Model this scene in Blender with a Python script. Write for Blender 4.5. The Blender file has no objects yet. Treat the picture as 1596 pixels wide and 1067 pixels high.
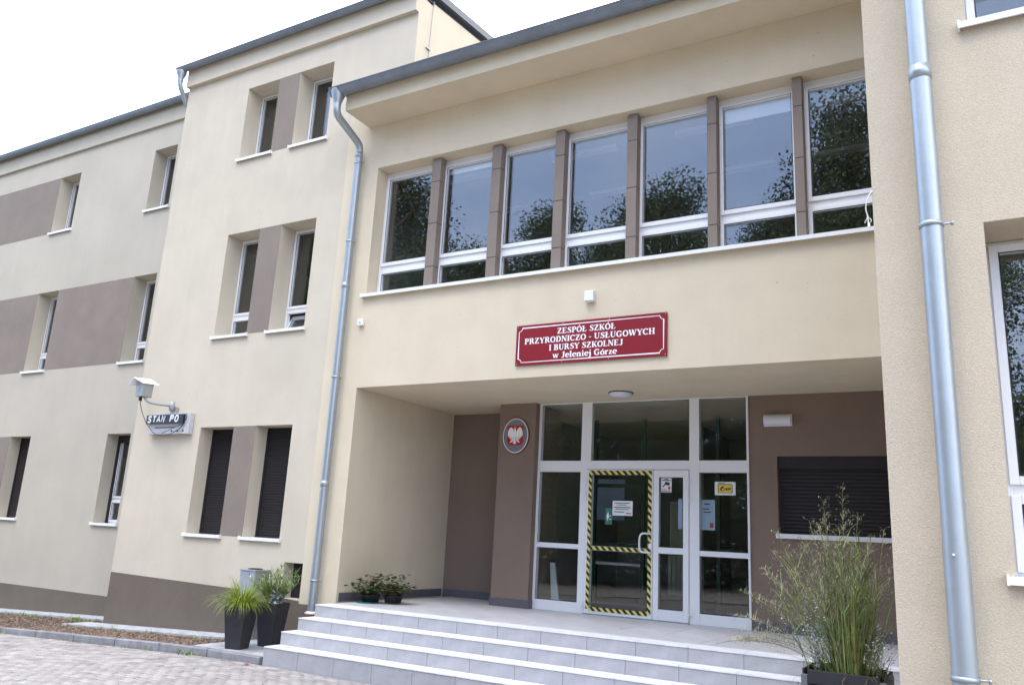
import bpy, math, random
import numpy as np
from mathutils import Vector, Matrix

R = math.radians
random.seed(7)
SC = bpy.context.scene
COL = SC.collection

# ------------------------------------------------------------------ camera
CAM_P = Vector((0.0504, -0.0007, 1.746))
YAW, PITCH, ROLL = -0.530786, 0.238468, 0.0531135
cy, sy, cp, sp, cr, sr = math.cos(YAW), math.sin(YAW), math.cos(PITCH), math.sin(PITCH), math.cos(ROLL), math.sin(ROLL)
FWD = Vector((sy*cp, cy*cp, sp)); RT = Vector((cy, -sy, 0)); UP = RT.cross(FWD)
R2 = cr*RT + sr*UP; U2 = -sr*RT + cr*UP
cam = bpy.data.cameras.new('camera'); cam_o = bpy.data.objects.new('camera', cam); COL.objects.link(cam_o)
m = Matrix.Identity(4)
for i in range(3):
    m[i][0] = R2[i]; m[i][1] = U2[i]; m[i][2] = -FWD[i]; m[i][3] = CAM_P[i]
cam_o.matrix_world = m
cam.sensor_width = 36; cam.lens = 28.476; cam.clip_start = 0.05; cam.clip_end = 3000
SC.camera = cam_o

# ------------------------------------------------------------------ world and sun
SUN_DIR = Vector((-0.12, -0.455, 0.88)).normalized()      # towards the sun, veiled by cloud
w = bpy.data.worlds.new('World'); SC.world = w; w.use_nodes = True
nt = w.node_tree; nt.nodes.clear()
def N(t, **k):
    n = nt.nodes.new(t)
    for a, b in k.items(): setattr(n, a, b)
    return n
out = N('ShaderNodeOutputWorld'); bg = N('ShaderNodeBackground')
sky = N('ShaderNodeTexSky', sky_type='NISHITA'); sky.sun_disc = False
sky.sun_elevation = math.asin(SUN_DIR.z); sky.sun_rotation = math.atan2(SUN_DIR.x, SUN_DIR.y)
sky.air_density = 1.0; sky.dust_density = 2.0
tc = N('ShaderNodeTexCoord'); mp = N('ShaderNodeMapping'); mp.inputs['Scale'].default_value = (1.3, 1.3, 3.0)
mp.inputs['Location'].default_value = (0.4, 1.9, 0.2)
nz = N('ShaderNodeTexNoise'); nz.inputs['Scale'].default_value = 1.6; nz.inputs['Detail'].default_value = 6; nz.inputs['Roughness'].default_value = 0.55
rmp = N('ShaderNodeValToRGB'); rmp.color_ramp.elements[0].position = 0.33; rmp.color_ramp.elements[1].position = 0.72
rmp.color_ramp.elements[0].color = (3.7, 5.3, 9.3, 1); rmp.color_ramp.elements[1].color = (7.6, 9.3, 12.6, 1)
dot = N('ShaderNodeVectorMath', operation='DOT_PRODUCT'); dot.inputs[1].default_value = Vector((0.55, 0.70, 0.45)).normalized()
mr = N('ShaderNodeMapRange'); mr.interpolation_type = 'SMOOTHSTEP'
mr.inputs['From Min'].default_value = -0.35; mr.inputs['From Max'].default_value = 0.65
mixv = N('ShaderNodeMix', data_type='RGBA'); mixv.inputs[7].default_value = (15.5, 15.6, 15.8, 1)
mixs = N('ShaderNodeMix', data_type='RGBA'); mixs.inputs[0].default_value = 0.82
L = nt.links.new
L(tc.outputs['Generated'], mp.inputs['Vector']); L(mp.outputs[0], nz.inputs['Vector']); L(nz.outputs['Fac'], rmp.inputs['Fac'])
L(tc.outputs['Generated'], dot.inputs[0]); L(dot.outputs['Value'], mr.inputs['Value'])
L(mr.outputs[0], mixv.inputs[0]); L(rmp.outputs['Color'], mixv.inputs[6])
L(sky.outputs['Color'], mixs.inputs[6]); L(mixv.outputs[2], mixs.inputs[7])
L(mixs.outputs[2], bg.inputs['Color']); bg.inputs['Strength'].default_value = 0.135
L(bg.outputs[0], out.inputs['Surface'])
sun = bpy.data.lights.new('sun', 'SUN'); sun.energy = 0.75; sun.angle = R(22); sun.color = (1.0, 0.97, 0.92)
sun_o = bpy.data.objects.new('sun', sun); COL.objects.link(sun_o)
sun_o.rotation_euler = SUN_DIR.to_track_quat('Z', 'Y').to_euler(); sun_o.location = (20, -10, 40)
SC.view_settings.view_transform = 'Standard'; SC.view_settings.look = 'None'
SC.view_settings.gamma = 1; SC.view_settings.use_curve_mapping = False
SC.view_settings.exposure = 1.22
SC.cycles.max_bounces = 8; SC.cycles.transparent_max_bounces = 16; SC.cycles.use_denoising = True

# ------------------------------------------------------------------ materials
MATS = {}
def mat(name, col, rough=0.8, metal=0.0, var=0.08, vscale=3.0, bump=0.0, bscale=60.0, spec=0.5, speck=0.0, sscale=300.0, col2=None, detail=4, island=0.0, sub=0.0, streak=0.0):
    if name in MATS: return MATS[name]
    M = bpy.data.materials.new(name); M.use_nodes = True; t = M.node_tree; b = t.nodes['Principled BSDF']
    b.inputs['Roughness'].default_value = rough; b.inputs['Metallic'].default_value = metal
    b.inputs['Specular IOR Level'].default_value = spec
    if sub: pass
    tcn = t.nodes.new('ShaderNodeTexCoord'); vec = tcn.outputs['Object']
    n1 = t.nodes.new('ShaderNodeTexNoise'); n1.inputs['Scale'].default_value = vscale; n1.inputs['Detail'].default_value = detail; n1.inputs['Roughness'].default_value = 0.62
    t.links.new(vec, n1.inputs['Vector'])
    mx = t.nodes.new('ShaderNodeMix'); mx.data_type = 'RGBA'
    c2 = col2 or tuple(max(0, c*(1-2*var)) for c in col)
    c1 = tuple(min(1, c*(1+var)) for c in col) if not col2 else col
    mx.inputs[6].default_value = (*c2, 1); mx.inputs[7].default_value = (*c1, 1)
    rr = t.nodes.new('ShaderNodeMapRange'); rr.inputs['From Min'].default_value = 0.3; rr.inputs['From Max'].default_value = 0.7
    t.links.new(n1.outputs['Fac'], rr.inputs['Value']); t.links.new(rr.outputs[0], mx.inputs[0])
    colout = mx.outputs[2]
    if speck:
        n2 = t.nodes.new('ShaderNodeTexNoise'); n2.inputs['Scale'].default_value = sscale; n2.inputs['Detail'].default_value = 1
        t.links.new(vec, n2.inputs['Vector'])
        r2 = t.nodes.new('ShaderNodeMapRange'); r2.inputs['From Min'].default_value = 0.35; r2.inputs['From Max'].default_value = 0.65
        r2.inputs['To Min'].default_value = 1-speck; r2.inputs['To Max'].default_value = 1+speck
        t.links.new(n2.outputs['Fac'], r2.inputs['Value'])
        m2 = t.nodes.new('ShaderNodeVectorMath'); m2.operation = 'SCALE'
        t.links.new(colout, m2.inputs[0]); t.links.new(r2.outputs[0], m2.inputs['Scale']); colout = m2.outputs[0]
    if streak:      # faint rain run-off: noise stretched vertically, and broad blotches
        mpn = t.nodes.new('ShaderNodeMapping'); mpn.inputs['Scale'].default_value = (5.0, 5.0, 0.35); t.links.new(vec, mpn.inputs['Vector'])
        ns = t.nodes.new('ShaderNodeTexNoise'); ns.inputs['Scale'].default_value = 1.0; ns.inputs['Detail'].default_value = 5; t.links.new(mpn.outputs[0], ns.inputs['Vector'])
        rs_ = t.nodes.new('ShaderNodeMapRange'); rs_.inputs['From Min'].default_value = 0.35; rs_.inputs['From Max'].default_value = 0.62
        rs_.inputs['To Min'].default_value = 1-streak; rs_.inputs['To Max'].default_value = 1.0; t.links.new(ns.outputs['Fac'], rs_.inputs['Value'])
        ms = t.nodes.new('ShaderNodeVectorMath'); ms.operation = 'SCALE'; t.links.new(colout, ms.inputs[0]); t.links.new(rs_.outputs[0], ms.inputs['Scale']); colout = ms.outputs[0]
    if island:
        g = t.nodes.new('ShaderNodeNewGeometry'); oi = t.nodes.new('ShaderNodeObjectInfo')
        ad = t.nodes.new('ShaderNodeMath'); ad.operation = 'ADD'; t.links.new(g.outputs['Random Per Island'], ad.inputs[0]); t.links.new(oi.outputs['Random'], ad.inputs[1])
        fr = t.nodes.new('ShaderNodeMath'); fr.operation = 'FRACT'; t.links.new(ad.outputs[0], fr.inputs[0])
        r3 = t.nodes.new('ShaderNodeMapRange'); r3.inputs['To Min'].default_value = 1-island; r3.inputs['To Max'].default_value = 1+island
        t.links.new(fr.outputs[0], r3.inputs['Value'])
        m3 = t.nodes.new('ShaderNodeVectorMath'); m3.operation = 'SCALE'
        t.links.new(colout, m3.inputs[0]); t.links.new(r3.outputs[0], m3.inputs['Scale']); colout = m3.outputs[0]
    t.links.new(colout, b.inputs['Base Color'])
    if bump:
        n3 = t.nodes.new('ShaderNodeTexNoise'); n3.inputs['Scale'].default_value = bscale; n3.inputs['Detail'].default_value = 3; n3.inputs['Distortion'].default_value = 0.6
        t.links.new(vec, n3.inputs['Vector'])
        bp = t.nodes.new('ShaderNodeBump'); bp.inputs['Strength'].default_value = 1.0; bp.inputs['Distance'].default_value = bump
        t.links.new(n3.outputs['Fac'], bp.inputs['Height']); t.links.new(bp.outputs[0], b.inputs['Normal'])
    MATS[name] = M
    return M

CREAM = mat('cream_stucco', (0.675, 0.58, 0.43), 0.92, streak=0.018, var=0.03, vscale=1.3, bump=0.004, bscale=130, spec=0.2, speck=0.05, sscale=220)
CREAMM = mat('cream_stucco_pale', (0.60, 0.53, 0.42), 0.92, streak=0.025, var=0.035, vscale=1.1, bump=0.004, bscale=130, spec=0.2, speck=0.05, sscale=220)
CREAMG = mat('cream_stucco_shaded', (0.50, 0.45, 0.365), 0.92, streak=0.025, var=0.035, vscale=0.9, bump=0.004, bscale=130, spec=0.2, speck=0.05, sscale=220)  # cream stucco darkened: the left wing's dimmer light is put into the colour
CREAMR = mat('cream_stucco_coarse', (0.55, 0.47, 0.36), 0.93, streak=0.02, var=0.035, vscale=1.3, bump=0.0045, bscale=110, spec=0.2, speck=0.06, sscale=120)
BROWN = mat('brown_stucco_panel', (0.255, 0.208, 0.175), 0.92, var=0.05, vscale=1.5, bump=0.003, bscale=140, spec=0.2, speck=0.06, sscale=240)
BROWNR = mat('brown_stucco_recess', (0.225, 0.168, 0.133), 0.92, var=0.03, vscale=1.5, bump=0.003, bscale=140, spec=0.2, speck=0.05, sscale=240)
PLINTH = mat('plinth_mosaic_plaster', (0.155, 0.125, 0.098), 0.85, var=0.05, vscale=2, bump=0.004, bscale=260, spec=0.3, speck=0.28, sscale=260)
WHITE = mat('white_pvc', (0.78, 0.78, 0.79), 0.35, var=0.01, vscale=2)
SILLM = mat('white_painted_metal', (0.80, 0.80, 0.80), 0.4, var=0.02, vscale=4)
GASK = mat('black_gasket', (0.015, 0.015, 0.016), 0.6, var=0.02)
SHUT = mat('dark_roller_shutter', (0.022, 0.019, 0.021), 0.75, var=0.05, spec=0.25)
SHUTR = mat('brown_black_roller_shutter', (0.02, 0.016, 0.019), 0.5, var=0.05, spec=0.4)
ZINC = mat('galvanised_steel', (0.37, 0.41, 0.44), 0.45, metal=0.65, var=0.035, vscale=5, bump=0.0006, bscale=40)
GUTT = mat('grey_gutter_metal', (0.22, 0.25, 0.29), 0.42, metal=0.5, var=0.08, vscale=3)
ROOF = mat('dark_roof_sheet', (0.10, 0.11, 0.13), 0.5, metal=0.3, var=0.08, vscale=2)
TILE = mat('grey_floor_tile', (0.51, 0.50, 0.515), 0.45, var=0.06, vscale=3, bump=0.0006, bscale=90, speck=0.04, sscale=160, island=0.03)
TREAD = mat('sky_lit_step_tile', (0.76, 0.755, 0.765), 0.5, var=0.07, vscale=4, bump=0.0006, bscale=90, speck=0.03, sscale=160, island=0.025)  # grey step tile lightened on the treads to stand for sky light
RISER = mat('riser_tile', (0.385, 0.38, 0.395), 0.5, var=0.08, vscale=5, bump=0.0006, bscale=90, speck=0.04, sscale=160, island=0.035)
SKIRT = mat('dark_skirting_tile', (0.115, 0.108, 0.125), 0.4, var=0.05, vscale=4, island=0.06)
GROUT = mat('grout', (0.24, 0.23, 0.225), 0.9, var=0.05, vscale=6)
CONC = mat('concrete_slab', (0.44, 0.44, 0.45), 0.9, var=0.14, vscale=5, bump=0.002, bscale=120, speck=0.1, sscale=120)
KERB = mat('grey_kerb_concrete', (0.27, 0.265, 0.28), 0.9, var=0.14, vscale=6, bump=0.003, bscale=120, speck=0.12, sscale=160, island=0.08)
SETT = mat('paving_sett', (0.35, 0.318, 0.298), 0.9, var=0.16, vscale=4, bump=0.003, bscale=110, speck=0.14, sscale=140, island=0.16)
SAND = mat('sandy_joint', (0.075, 0.066, 0.055), 1.0, var=0.2, vscale=20, bump=0.004, bscale=90, speck=0.2, sscale=200)
SOIL = mat('dark_soil', (0.085, 0.06, 0.045), 1.0, var=0.25, vscale=14, bump=0.02, bscale=60, speck=0.3, sscale=90)
STONE = mat('bark_and_gravel', (0.20, 0.135, 0.10), 0.95, var=0.3, vscale=30, island=0.6, speck=0.2)
RED = mat('crimson_sign_board', (0.235, 0.006, 0.014), 0.42, var=0.03, vscale=2)
LETT = mat('white_lettering', (0.85, 0.85, 0.85), 0.5, var=0.0)
DARKRED = mat('dark_red_rim', (0.16, 0.01, 0.015), 0.4, var=0.02)
SHRED = mat('shield_red', (0.42, 0.01, 0.025), 0.4, var=0.02)
OVALG = mat('oval_grey', (0.18, 0.20, 0.225), 0.45, var=0.03)
GOLD = mat('gold_paint', (0.65, 0.36, 0.12), 0.45, var=0.03)
PLAST = mat('white_plastic', (0.80, 0.80, 0.80), 0.4, var=0.01)
OPAL = mat('opal_lamp_glass', (0.66, 0.66, 0.72), 0.25, var=0.01)
POT = mat('anthracite_planter', (0.028, 0.028, 0.034), 0.55, var=0.1, vscale=4, bump=0.0008, bscale=300)
POTB = mat('black_plastic_tray', (0.012, 0.012, 0.016), 0.4, var=0.1)
BINM = mat('silver_bin_metal', (0.50, 0.53, 0.57), 0.38, metal=0.75, var=0.06, vscale=6)
CAMM = mat('grey_camera_metal', (0.36, 0.37, 0.38), 0.5, metal=0.3, var=0.06)
DISP = mat('led_display_black', (0.008, 0.009, 0.014), 0.3, var=0.0)
CABLE = mat('black_cable', (0.015, 0.015, 0.015), 0.6, var=0.0)
CABW = mat('white_cable', (0.62, 0.60, 0.55), 0.6, var=0.05)
INTW = mat('interior_wall', (0.36, 0.37, 0.34), 0.95, var=0.06, vscale=1)
INTF = mat('interior_floor', (0.10, 0.085, 0.08), 0.6, var=0.08, vscale=2)
BLIND = mat('roller_blind_white', (0.78, 0.80, 0.82), 0.8, var=0.02)
PAPER = mat('white_paper', (0.72, 0.73, 0.74), 0.8, var=0.02)
PAPERB = mat('bluish_paper_seen_from_back', (0.50, 0.60, 0.82), 0.8, var=0.04)
PRINT = mat('printed_black', (0.03, 0.03, 0.035), 0.7, var=0.0)
PRINTR = mat('printed_red', (0.55, 0.10, 0.07), 0.7, var=0.0)
YEL = mat('sticker_yellow', (0.75, 0.52, 0.03), 0.5, var=0.0)
GREENP = mat('green_notice', (0.03, 0.16, 0.11), 0.6, var=0.0)
TERRA = mat('terracotta_pipe', (0.42, 0.13, 0.05), 0.8, var=0.1)
RADI = mat('cream_radiator', (0.70, 0.70, 0.62), 0.45, var=0.01)
GRASSY = mat('lime_grass_blade', (0.28, 0.36, 0.035), 0.6, var=0.25, vscale=10, island=0.35)
GRASSG = mat('green_grass_blade', (0.25, 0.325, 0.10), 0.6, var=0.25, vscale=10, island=0.4)
GRASSV = mat('grey_green_leaf', (0.23, 0.31, 0.10), 0.6, var=0.2, vscale=10, island=0.35)
SILVL = mat('silver_leaf', (0.42, 0.47, 0.50), 0.8, var=0.1, vscale=10, island=0.25)
PANIC = mat('pale_grass_panicle', (0.42, 0.39, 0.25), 0.8, var=0.2, vscale=10, island=0.35)
DRY = mat('dry_grass_blade', (0.26, 0.20, 0.07), 0.8, var=0.2, vscale=10, island=0.4)
BEGON = mat('begonia_leaf', (0.055, 0.105, 0.028), 0.5, var=0.2, vscale=10, island=0.45)
BEGOR = mat('reddish_leaf', (0.11, 0.05, 0.03), 0.5, var=0.2, vscale=10, island=0.4)
PINKF = mat('pink_flower', (0.75, 0.42, 0.42), 0.6, var=0.1)
LEAF = mat('tree_leaf', (0.08, 0.12, 0.04), 0.6, var=0.25, vscale=0.8, island=0.5)
BARK = mat('tree_bark', (0.09, 0.07, 0.055), 0.95, var=0.3, vscale=6, bump=0.02, bscale=14)
LITR = mat('brown_fallen_leaf', (0.20, 0.095, 0.045), 0.8, var=0.2, island=0.5)
LITRED = mat('red_petal', (0.55, 0.03, 0.03), 0.6, var=0.1)
BOUNCE = mat('bounce_paving', (0.43, 0.40, 0.36), 0.9, var=0.12, vscale=2, bump=0.003, bscale=60, speck=0.15, sscale=40)  # pale so that the added sheet throws light upward
LAWN = mat('far_ground', (0.14, 0.14, 0.11), 1.0, var=0.25, vscale=0.4, bump=0.01, bscale=20)

def glass_mat(name, tint, f0=0.09, refl=(1, 1, 1)):
    M = bpy.data.materials.new(name); M.use_nodes = True; t = M.node_tree; t.nodes.clear()
    o = t.nodes.new('ShaderNodeOutputMaterial'); mx = t.nodes.new('ShaderNodeMixShader'); ge_ = t.nodes.new('ShaderNodeNewGeometry')
    tr = t.nodes.new('ShaderNodeBsdfTransparent'); gl = t.nodes.new('ShaderNodeBsdfGlossy')
    # Schlick reflectance of a thin double-glazed pane, the same from either side
    def mth(op, a, b=None):
        q = t.nodes.new('ShaderNodeMath'); q.operation = op
        for k, v_ in enumerate((a, b)):
            if v_ is None: continue
            if isinstance(v_, (int, float)): q.inputs[k].default_value = v_
            else: t.links.new(v_, q.inputs[k])
        return q.outputs[0]
    dt = t.nodes.new('ShaderNodeVectorMath'); dt.operation = 'DOT_PRODUCT'; t.links.new(ge_.outputs['Normal'], dt.inputs[0]); t.links.new(ge_.outputs['Incoming'], dt.inputs[1])
    fac = mth('ADD', mth('MULTIPLY', mth('POWER', mth('SUBTRACT', 1.0, mth('ABSOLUTE', dt.outputs['Value'])), 5.0), 1-f0), f0)
    tr.inputs['Color'].default_value = (*tint, 1); gl.inputs['Color'].default_value = (*refl, 1)
    gl.inputs['Roughness'].default_value = 0.0
    n = t.nodes.new('ShaderNodeTexNoise'); n.inputs['Scale'].default_value = 1.3; tcn = t.nodes.new('ShaderNodeTexCoord'); t.links.new(tcn.outputs['Object'], n.inputs['Vector'])
    bp = t.nodes.new('ShaderNodeBump'); bp.inputs['Distance'].default_value = 0.0008; t.links.new(n.outputs['Fac'], bp.inputs['Height'])
    t.links.new(bp.outputs[0], gl.inputs['Normal'])
    t.links.new(fac, mx.inputs[0]); t.links.new(tr.outputs[0], mx.inputs[1]); t.links.new(gl.outputs[0], mx.inputs[2]); t.links.new(mx.outputs[0], o.inputs['Surface'])
    return M
GLASS = glass_mat('window_glass', (0.86, 0.88, 0.885), 0.085)
GLASSD = glass_mat('door_glass', (0.91, 0.935, 0.92), 0.045)

# hazard tape: a printed pattern of diagonal yellow and black bars
def tape_mat():
    M = bpy.data.materials.new('hazard_tape'); M.use_nodes = True; t = M.node_tree; b = t.nodes['Principled BSDF']; b.inputs['Roughness'].default_value = 0.45
    tcn = t.nodes.new('ShaderNodeTexCoord'); sp_ = t.nodes.new('ShaderNodeSeparateXYZ'); t.links.new(tcn.outputs['Object'], sp_.inputs[0])
    a = t.nodes.new('ShaderNodeMath'); a.operation = 'ADD'; t.links.new(sp_.outputs['X'], a.inputs[0]); t.links.new(sp_.outputs['Z'], a.inputs[1])
    s = t.nodes.new('ShaderNodeMath'); s.operation = 'MULTIPLY'; s.inputs[1].default_value = 1/0.105; t.links.new(a.outputs[0], s.inputs[0])
    f = t.nodes.new('ShaderNodeMath'); f.operation = 'FRACT'; t.links.new(s.outputs[0], f.inputs[0])
    g = t.nodes.new('ShaderNodeMath'); g.operation = 'GREATER_THAN'; g.inputs[1].default_value = 0.5; t.links.new(f.outputs[0], g.inputs[0])
    mx = t.nodes.new('ShaderNodeMix'); mx.data_type = 'RGBA'; mx.inputs[6].default_value = (0.012, 0.012, 0.012, 1); mx.inputs[7].default_value = (0.72, 0.62, 0.16, 1)
    t.links.new(g.outputs[0], mx.inputs[0]); t.links.new(mx.outputs[2], b.inputs['Base Color'])
    return M
TAPE = tape_mat()

# ------------------------------------------------------------------ mesh helpers
class MB:
    def __init__(s): s.v = []; s.f = []; s.sm = []
    def box(s, x0, x1, y0, y1, z0, z1):
        n = len(s.v)
        s.v += [(x0,y0,z0),(x1,y0,z0),(x1,y1,z0),(x0,y1,z0),(x0,y0,z1),(x1,y0,z1),(x1,y1,z1),(x0,y1,z1)]
        s.f += [(n,n+3,n+2,n+1),(n+4,n+5,n+6,n+7),(n,n+1,n+5,n+4),(n+1,n+2,n+6,n+5),(n+2,n+3,n+7,n+6),(n+3,n,n+4,n+7)]
        return s
    def quad(s, a, b, c, d):
        n = len(s.v); s.v += [tuple(a), tuple(b), tuple(c), tuple(d)]; s.f.append((n, n+1, n+2, n+3)); return s
    def tri(s, a, b, c):
        n = len(s.v); s.v += [tuple(a), tuple(b), tuple(c)]; s.f.append((n, n+1, n+2)); return s
    def prism(s, pts, y0, y1):           # outline (x,z) counter-clockwise seen from -y, front at y0
        n = len(s.v); k = len(pts)
        s.v += [(x, y0, z) for x, z in pts] + [(x, y1, z) for x, z in pts]
        s.f.append(tuple(range(n, n+k))); s.f.append(tuple(range(n+2*k-1, n+k-1, -1)))
        for i in range(k):
            j = (i+1) % k; s.f.append((n+i, n+k+i, n+k+j, n+j))
        return s
    def frustum(s, b0, b1, t0, t1, z0, z1, cx, cy_):   # tapered square block: base half sizes, top half sizes
        n = len(s.v)
        for (hx, hy, z) in ((b0, b1, z0), (t0, t1, z1)):
            s.v += [(cx-hx, cy_-hy, z), (cx+hx, cy_-hy, z), (cx+hx, cy_+hy, z), (cx-hx, cy_+hy, z)]
        s.f += [(n,n+3,n+2,n+1),(n+4,n+5,n+6,n+7),(n,n+1,n+5,n+4),(n+1,n+2,n+6,n+5),(n+2,n+3,n+7,n+6),(n+3,n,n+4,n+7)]
        return s
    def tube(s, pts, rad, seg=16, caps=True):
        pts = [Vector(p) for p in pts]; n0 = len(s.v); k = len(pts)
        if not isinstance(rad, (list, tuple)): rad = [rad]*k
        prev = None
        for i, p in enumerate(pts):
            d = (pts[min(i+1, k-1)] - pts[max(i-1, 0)]).normalized()
            if prev is None:
                a = Vector((1, 0, 0)) if abs(d.x) < 0.9 else Vector((0, 1, 0))
            else: a = prev
            u = (a - d*a.dot(d)).normalized(); v_ = d.cross(u); prev = u
            for j in range(seg):
                t = 2*math.pi*j/seg; s.v.append(tuple(p + (u*math.cos(t) + v_*math.sin(t))*rad[i]))
        for i in range(k-1):
            for j in range(seg):
                a = n0+i*seg+j; b = n0+i*seg+(j+1) % seg
                s.sm.append(len(s.f)); s.f.append((a, b, b+seg, a+seg))
        if caps:
            q = len(s.v); s.v += s.v[n0:n0+seg] + s.v[n0+(k-1)*seg:n0+k*seg]      # own vertices, so the caps do not bend the side normals
            s.f.append(tuple(range(q+seg-1, q-1, -1))); s.f.append(tuple(range(q+seg, q+2*seg)))
        return s
    def lathe(s, prof, c, axis='z', seg=24):
        n0 = len(s.v); k = len(prof)
        for r, h in prof:
            for j in range(seg):
                t = 2*math.pi*j/seg
                if axis == 'z': s.v.append((c[0]+r*math.cos(t), c[1]+r*math.sin(t), c[2]+h))
                elif axis == 'y': s.v.append((c[0]+r*math.cos(t), c[1]+h, c[2]+r*math.sin(t)))
                else: s.v.append((c[0]+h, c[1]+r*math.cos(t), c[2]+r*math.sin(t)))
        for i in range(k-1):
            for j in range(seg):
                a = n0+i*seg+j; b = n0+i*seg+(j+1) % seg
                s.sm.append(len(s.f)); s.f.append((a, b, b+seg, a+seg))
        return s
    def blade(s, base, dirv, length, width, droop, seg=5, up=0.0):
        d = Vector(dirv).normalized(); p = Vector(base); side = d.cross(Vector((0, 0, 1)))
        if side.length < 0.05: side = Vector((random.uniform(-1, 1), random.uniform(-1, 1), 0))
        side.normalize(); n0 = len(s.v); st = length/seg
        for i in range(seg+1):
            t = i/seg; wd = width*(1-t**1.6)*0.5 + 0.0003
            s.v += [tuple(p-side*wd), tuple(p+side*wd)]
            d = (d + Vector((0, 0, -droop*(0.25+t)/seg))).normalized(); p = p + d*st
        for i in range(seg):
            a = n0+2*i; s.f.append((a, a+1, a+3, a+2))
        return p
    def mesh(s, name):
        me = bpy.data.meshes.new(name); me.from_pydata(s.v, [], s.f)
        if s.sm:
            fl = [False]*len(s.f)
            for i in s.sm: fl[i] = True
            me.polygons.foreach_set('use_smooth', fl)
        me.update(); return me
    def build(s, name, material, parent=None, bevel=0.0, loc=None):
        me = s.mesh(name); o = bpy.data.objects.new(name, me); COL.objects.link(o)
        if material: me.materials.append(material)
        if parent is not None: o.parent = parent
        if loc: o.location = loc
        if bevel:
            md = o.modifiers.new('bevel', 'BEVEL'); md.width = bevel; md.segments = 2; md.limit_method = 'ANGLE'; md.angle_limit = R(40)
        return o
def tag(o, label=None, cat=None, group=None, kind=None):
    if label: o['label'] = label
    if cat: o['category'] = cat
    if group: o['group'] = group
    if kind: o['kind'] = kind
    return o
def empty(name, loc, label, cat, group=None):
    o = bpy.data.objects.new(name, None); COL.objects.link(o); o.location = loc; o.empty_display_size = 0.2
    return tag(o, label, cat, group)
class Thing:
    """An Empty at the origin of the thing; parts are authored in world coordinates and parented."""
def thing(name, loc, label, cat, group=None): return empty(name, loc, label, cat, group)
def part(mb, name, material, parent, bevel=0.0):
    o = mb.build(name, material, None, bevel)
    root = parent
    off = Vector((0, 0, 0)); q = parent
    while q is not None: off += Vector(q.location); q = q.parent
    o.parent = parent; o.location = -off
    return o

def wall_grid(x0, x1, z0, z1, y0, y1, holes, mb=None):
    """front wall between y0 (outside) and y1 with real openings (hx0,hx1,hz0,hz1)"""
    mb = mb or MB()
    xs = sorted(set([x0, x1] + [min(max(h[i], x0), x1) for h in holes for i in (0, 1)]))
    zs = sorted(set([z0, z1] + [min(max(h[i], z0), z1) for h in holes for i in (2, 3)]))
    def solid(i, j):
        if i < 0 or j < 0 or i >= len(xs)-1 or j >= len(zs)-1: return False
        cx, cz = (xs[i]+xs[i+1])/2, (zs[j]+zs[j+1])/2
        return not any(h[0] < cx < h[1] and h[2] < cz < h[3] for h in holes)
    for i in range(len(xs)-1):
        for j in range(len(zs)-1):
            if not solid(i, j): continue
            a, b, c, d = xs[i], xs[i+1], zs[j], zs[j+1]
            mb.quad((a,y0,c),(b,y0,c),(b,y0,d),(a,y0,d)); mb.quad((b,y1,c),(a,y1,c),(a,y1,d),(b,y1,d))
            if not solid(i-1, j): mb.quad((a,y1,c),(a,y0,c),(a,y0,d),(a,y1,d))
            if not solid(i+1, j): mb.quad((b,y0,c),(b,y1,c),(b,y1,d),(b,y0,d))
            if not solid(i, j-1): mb.quad((a,y0,c),(a,y1,c),(b,y1,c),(b,y0,c))
            if not solid(i, j+1): mb.quad((a,y0,d),(b,y0,d),(b,y1,d),(a,y1,d))
    return mb
def ring(mb, x0, x1, z0, z1, w_, y0, y1, wb=None):
    wb = w_ if wb is None else wb
    mb.box(x0, x0+w_, y0, y1, z0, z1); mb.box(x1-w_, x1, y0, y1, z0, z1)
    mb.box(x0+w_, x1-w_, y0, y1, z1-w_, z1); mb.box(x0+w_, x1-w_, y0, y1, z0, z0+wb)
def pane(x0, x1, z0, z1, y, parent, material=None, name='pane'):
    mb = MB().box(x0, x1, y, y+0.02, z0, z1)
    o = part(mb, name, material or GLASS, parent); return o
def gasket(x0, x1, z0, z1, y, parent):
    mb = MB(); ring(mb, x0, x1, z0, z1, 0.006, y-0.003, y+0.003); return part(mb, 'gasket', GASK, parent)
def sill(x0, x1, z, y_wall, y_frame, parent, out_=0.05, th=0.028):
    mb = MB()
    mb.box(x0-0.03, x1+0.03, y_wall-out_, y_wall-out_+0.012, z-th-0.02, z+0.002)        # front drip edge
    mb.box(x0-0.03, x1+0.03, y_wall-out_+0.012, y_frame, z-0.006, z+0.002)
    o = part(mb, 'sill', SILLM, parent)
    cb = MB(); cb.box(x0-0.042, x0-0.03, y_wall-out_-0.004, y_wall+0.0, z-th-0.024, z+0.014); cb.box(x1+0.03, x1+0.042, y_wall-out_-0.004, y_wall+0.0, z-th-0.024, z+0.014)
    return o
def sill_cap(x0, x1, z, y_wall, parent, out_=0.05, th=0.028):
    for a in (x0-0.043, x1+0.0305):
        part(MB().box(a, a+0.0125, y_wall-out_-0.004, y_wall-0.0005, z-th-0.024, z+0.014), 'end_cap', SILLM, parent)

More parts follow.
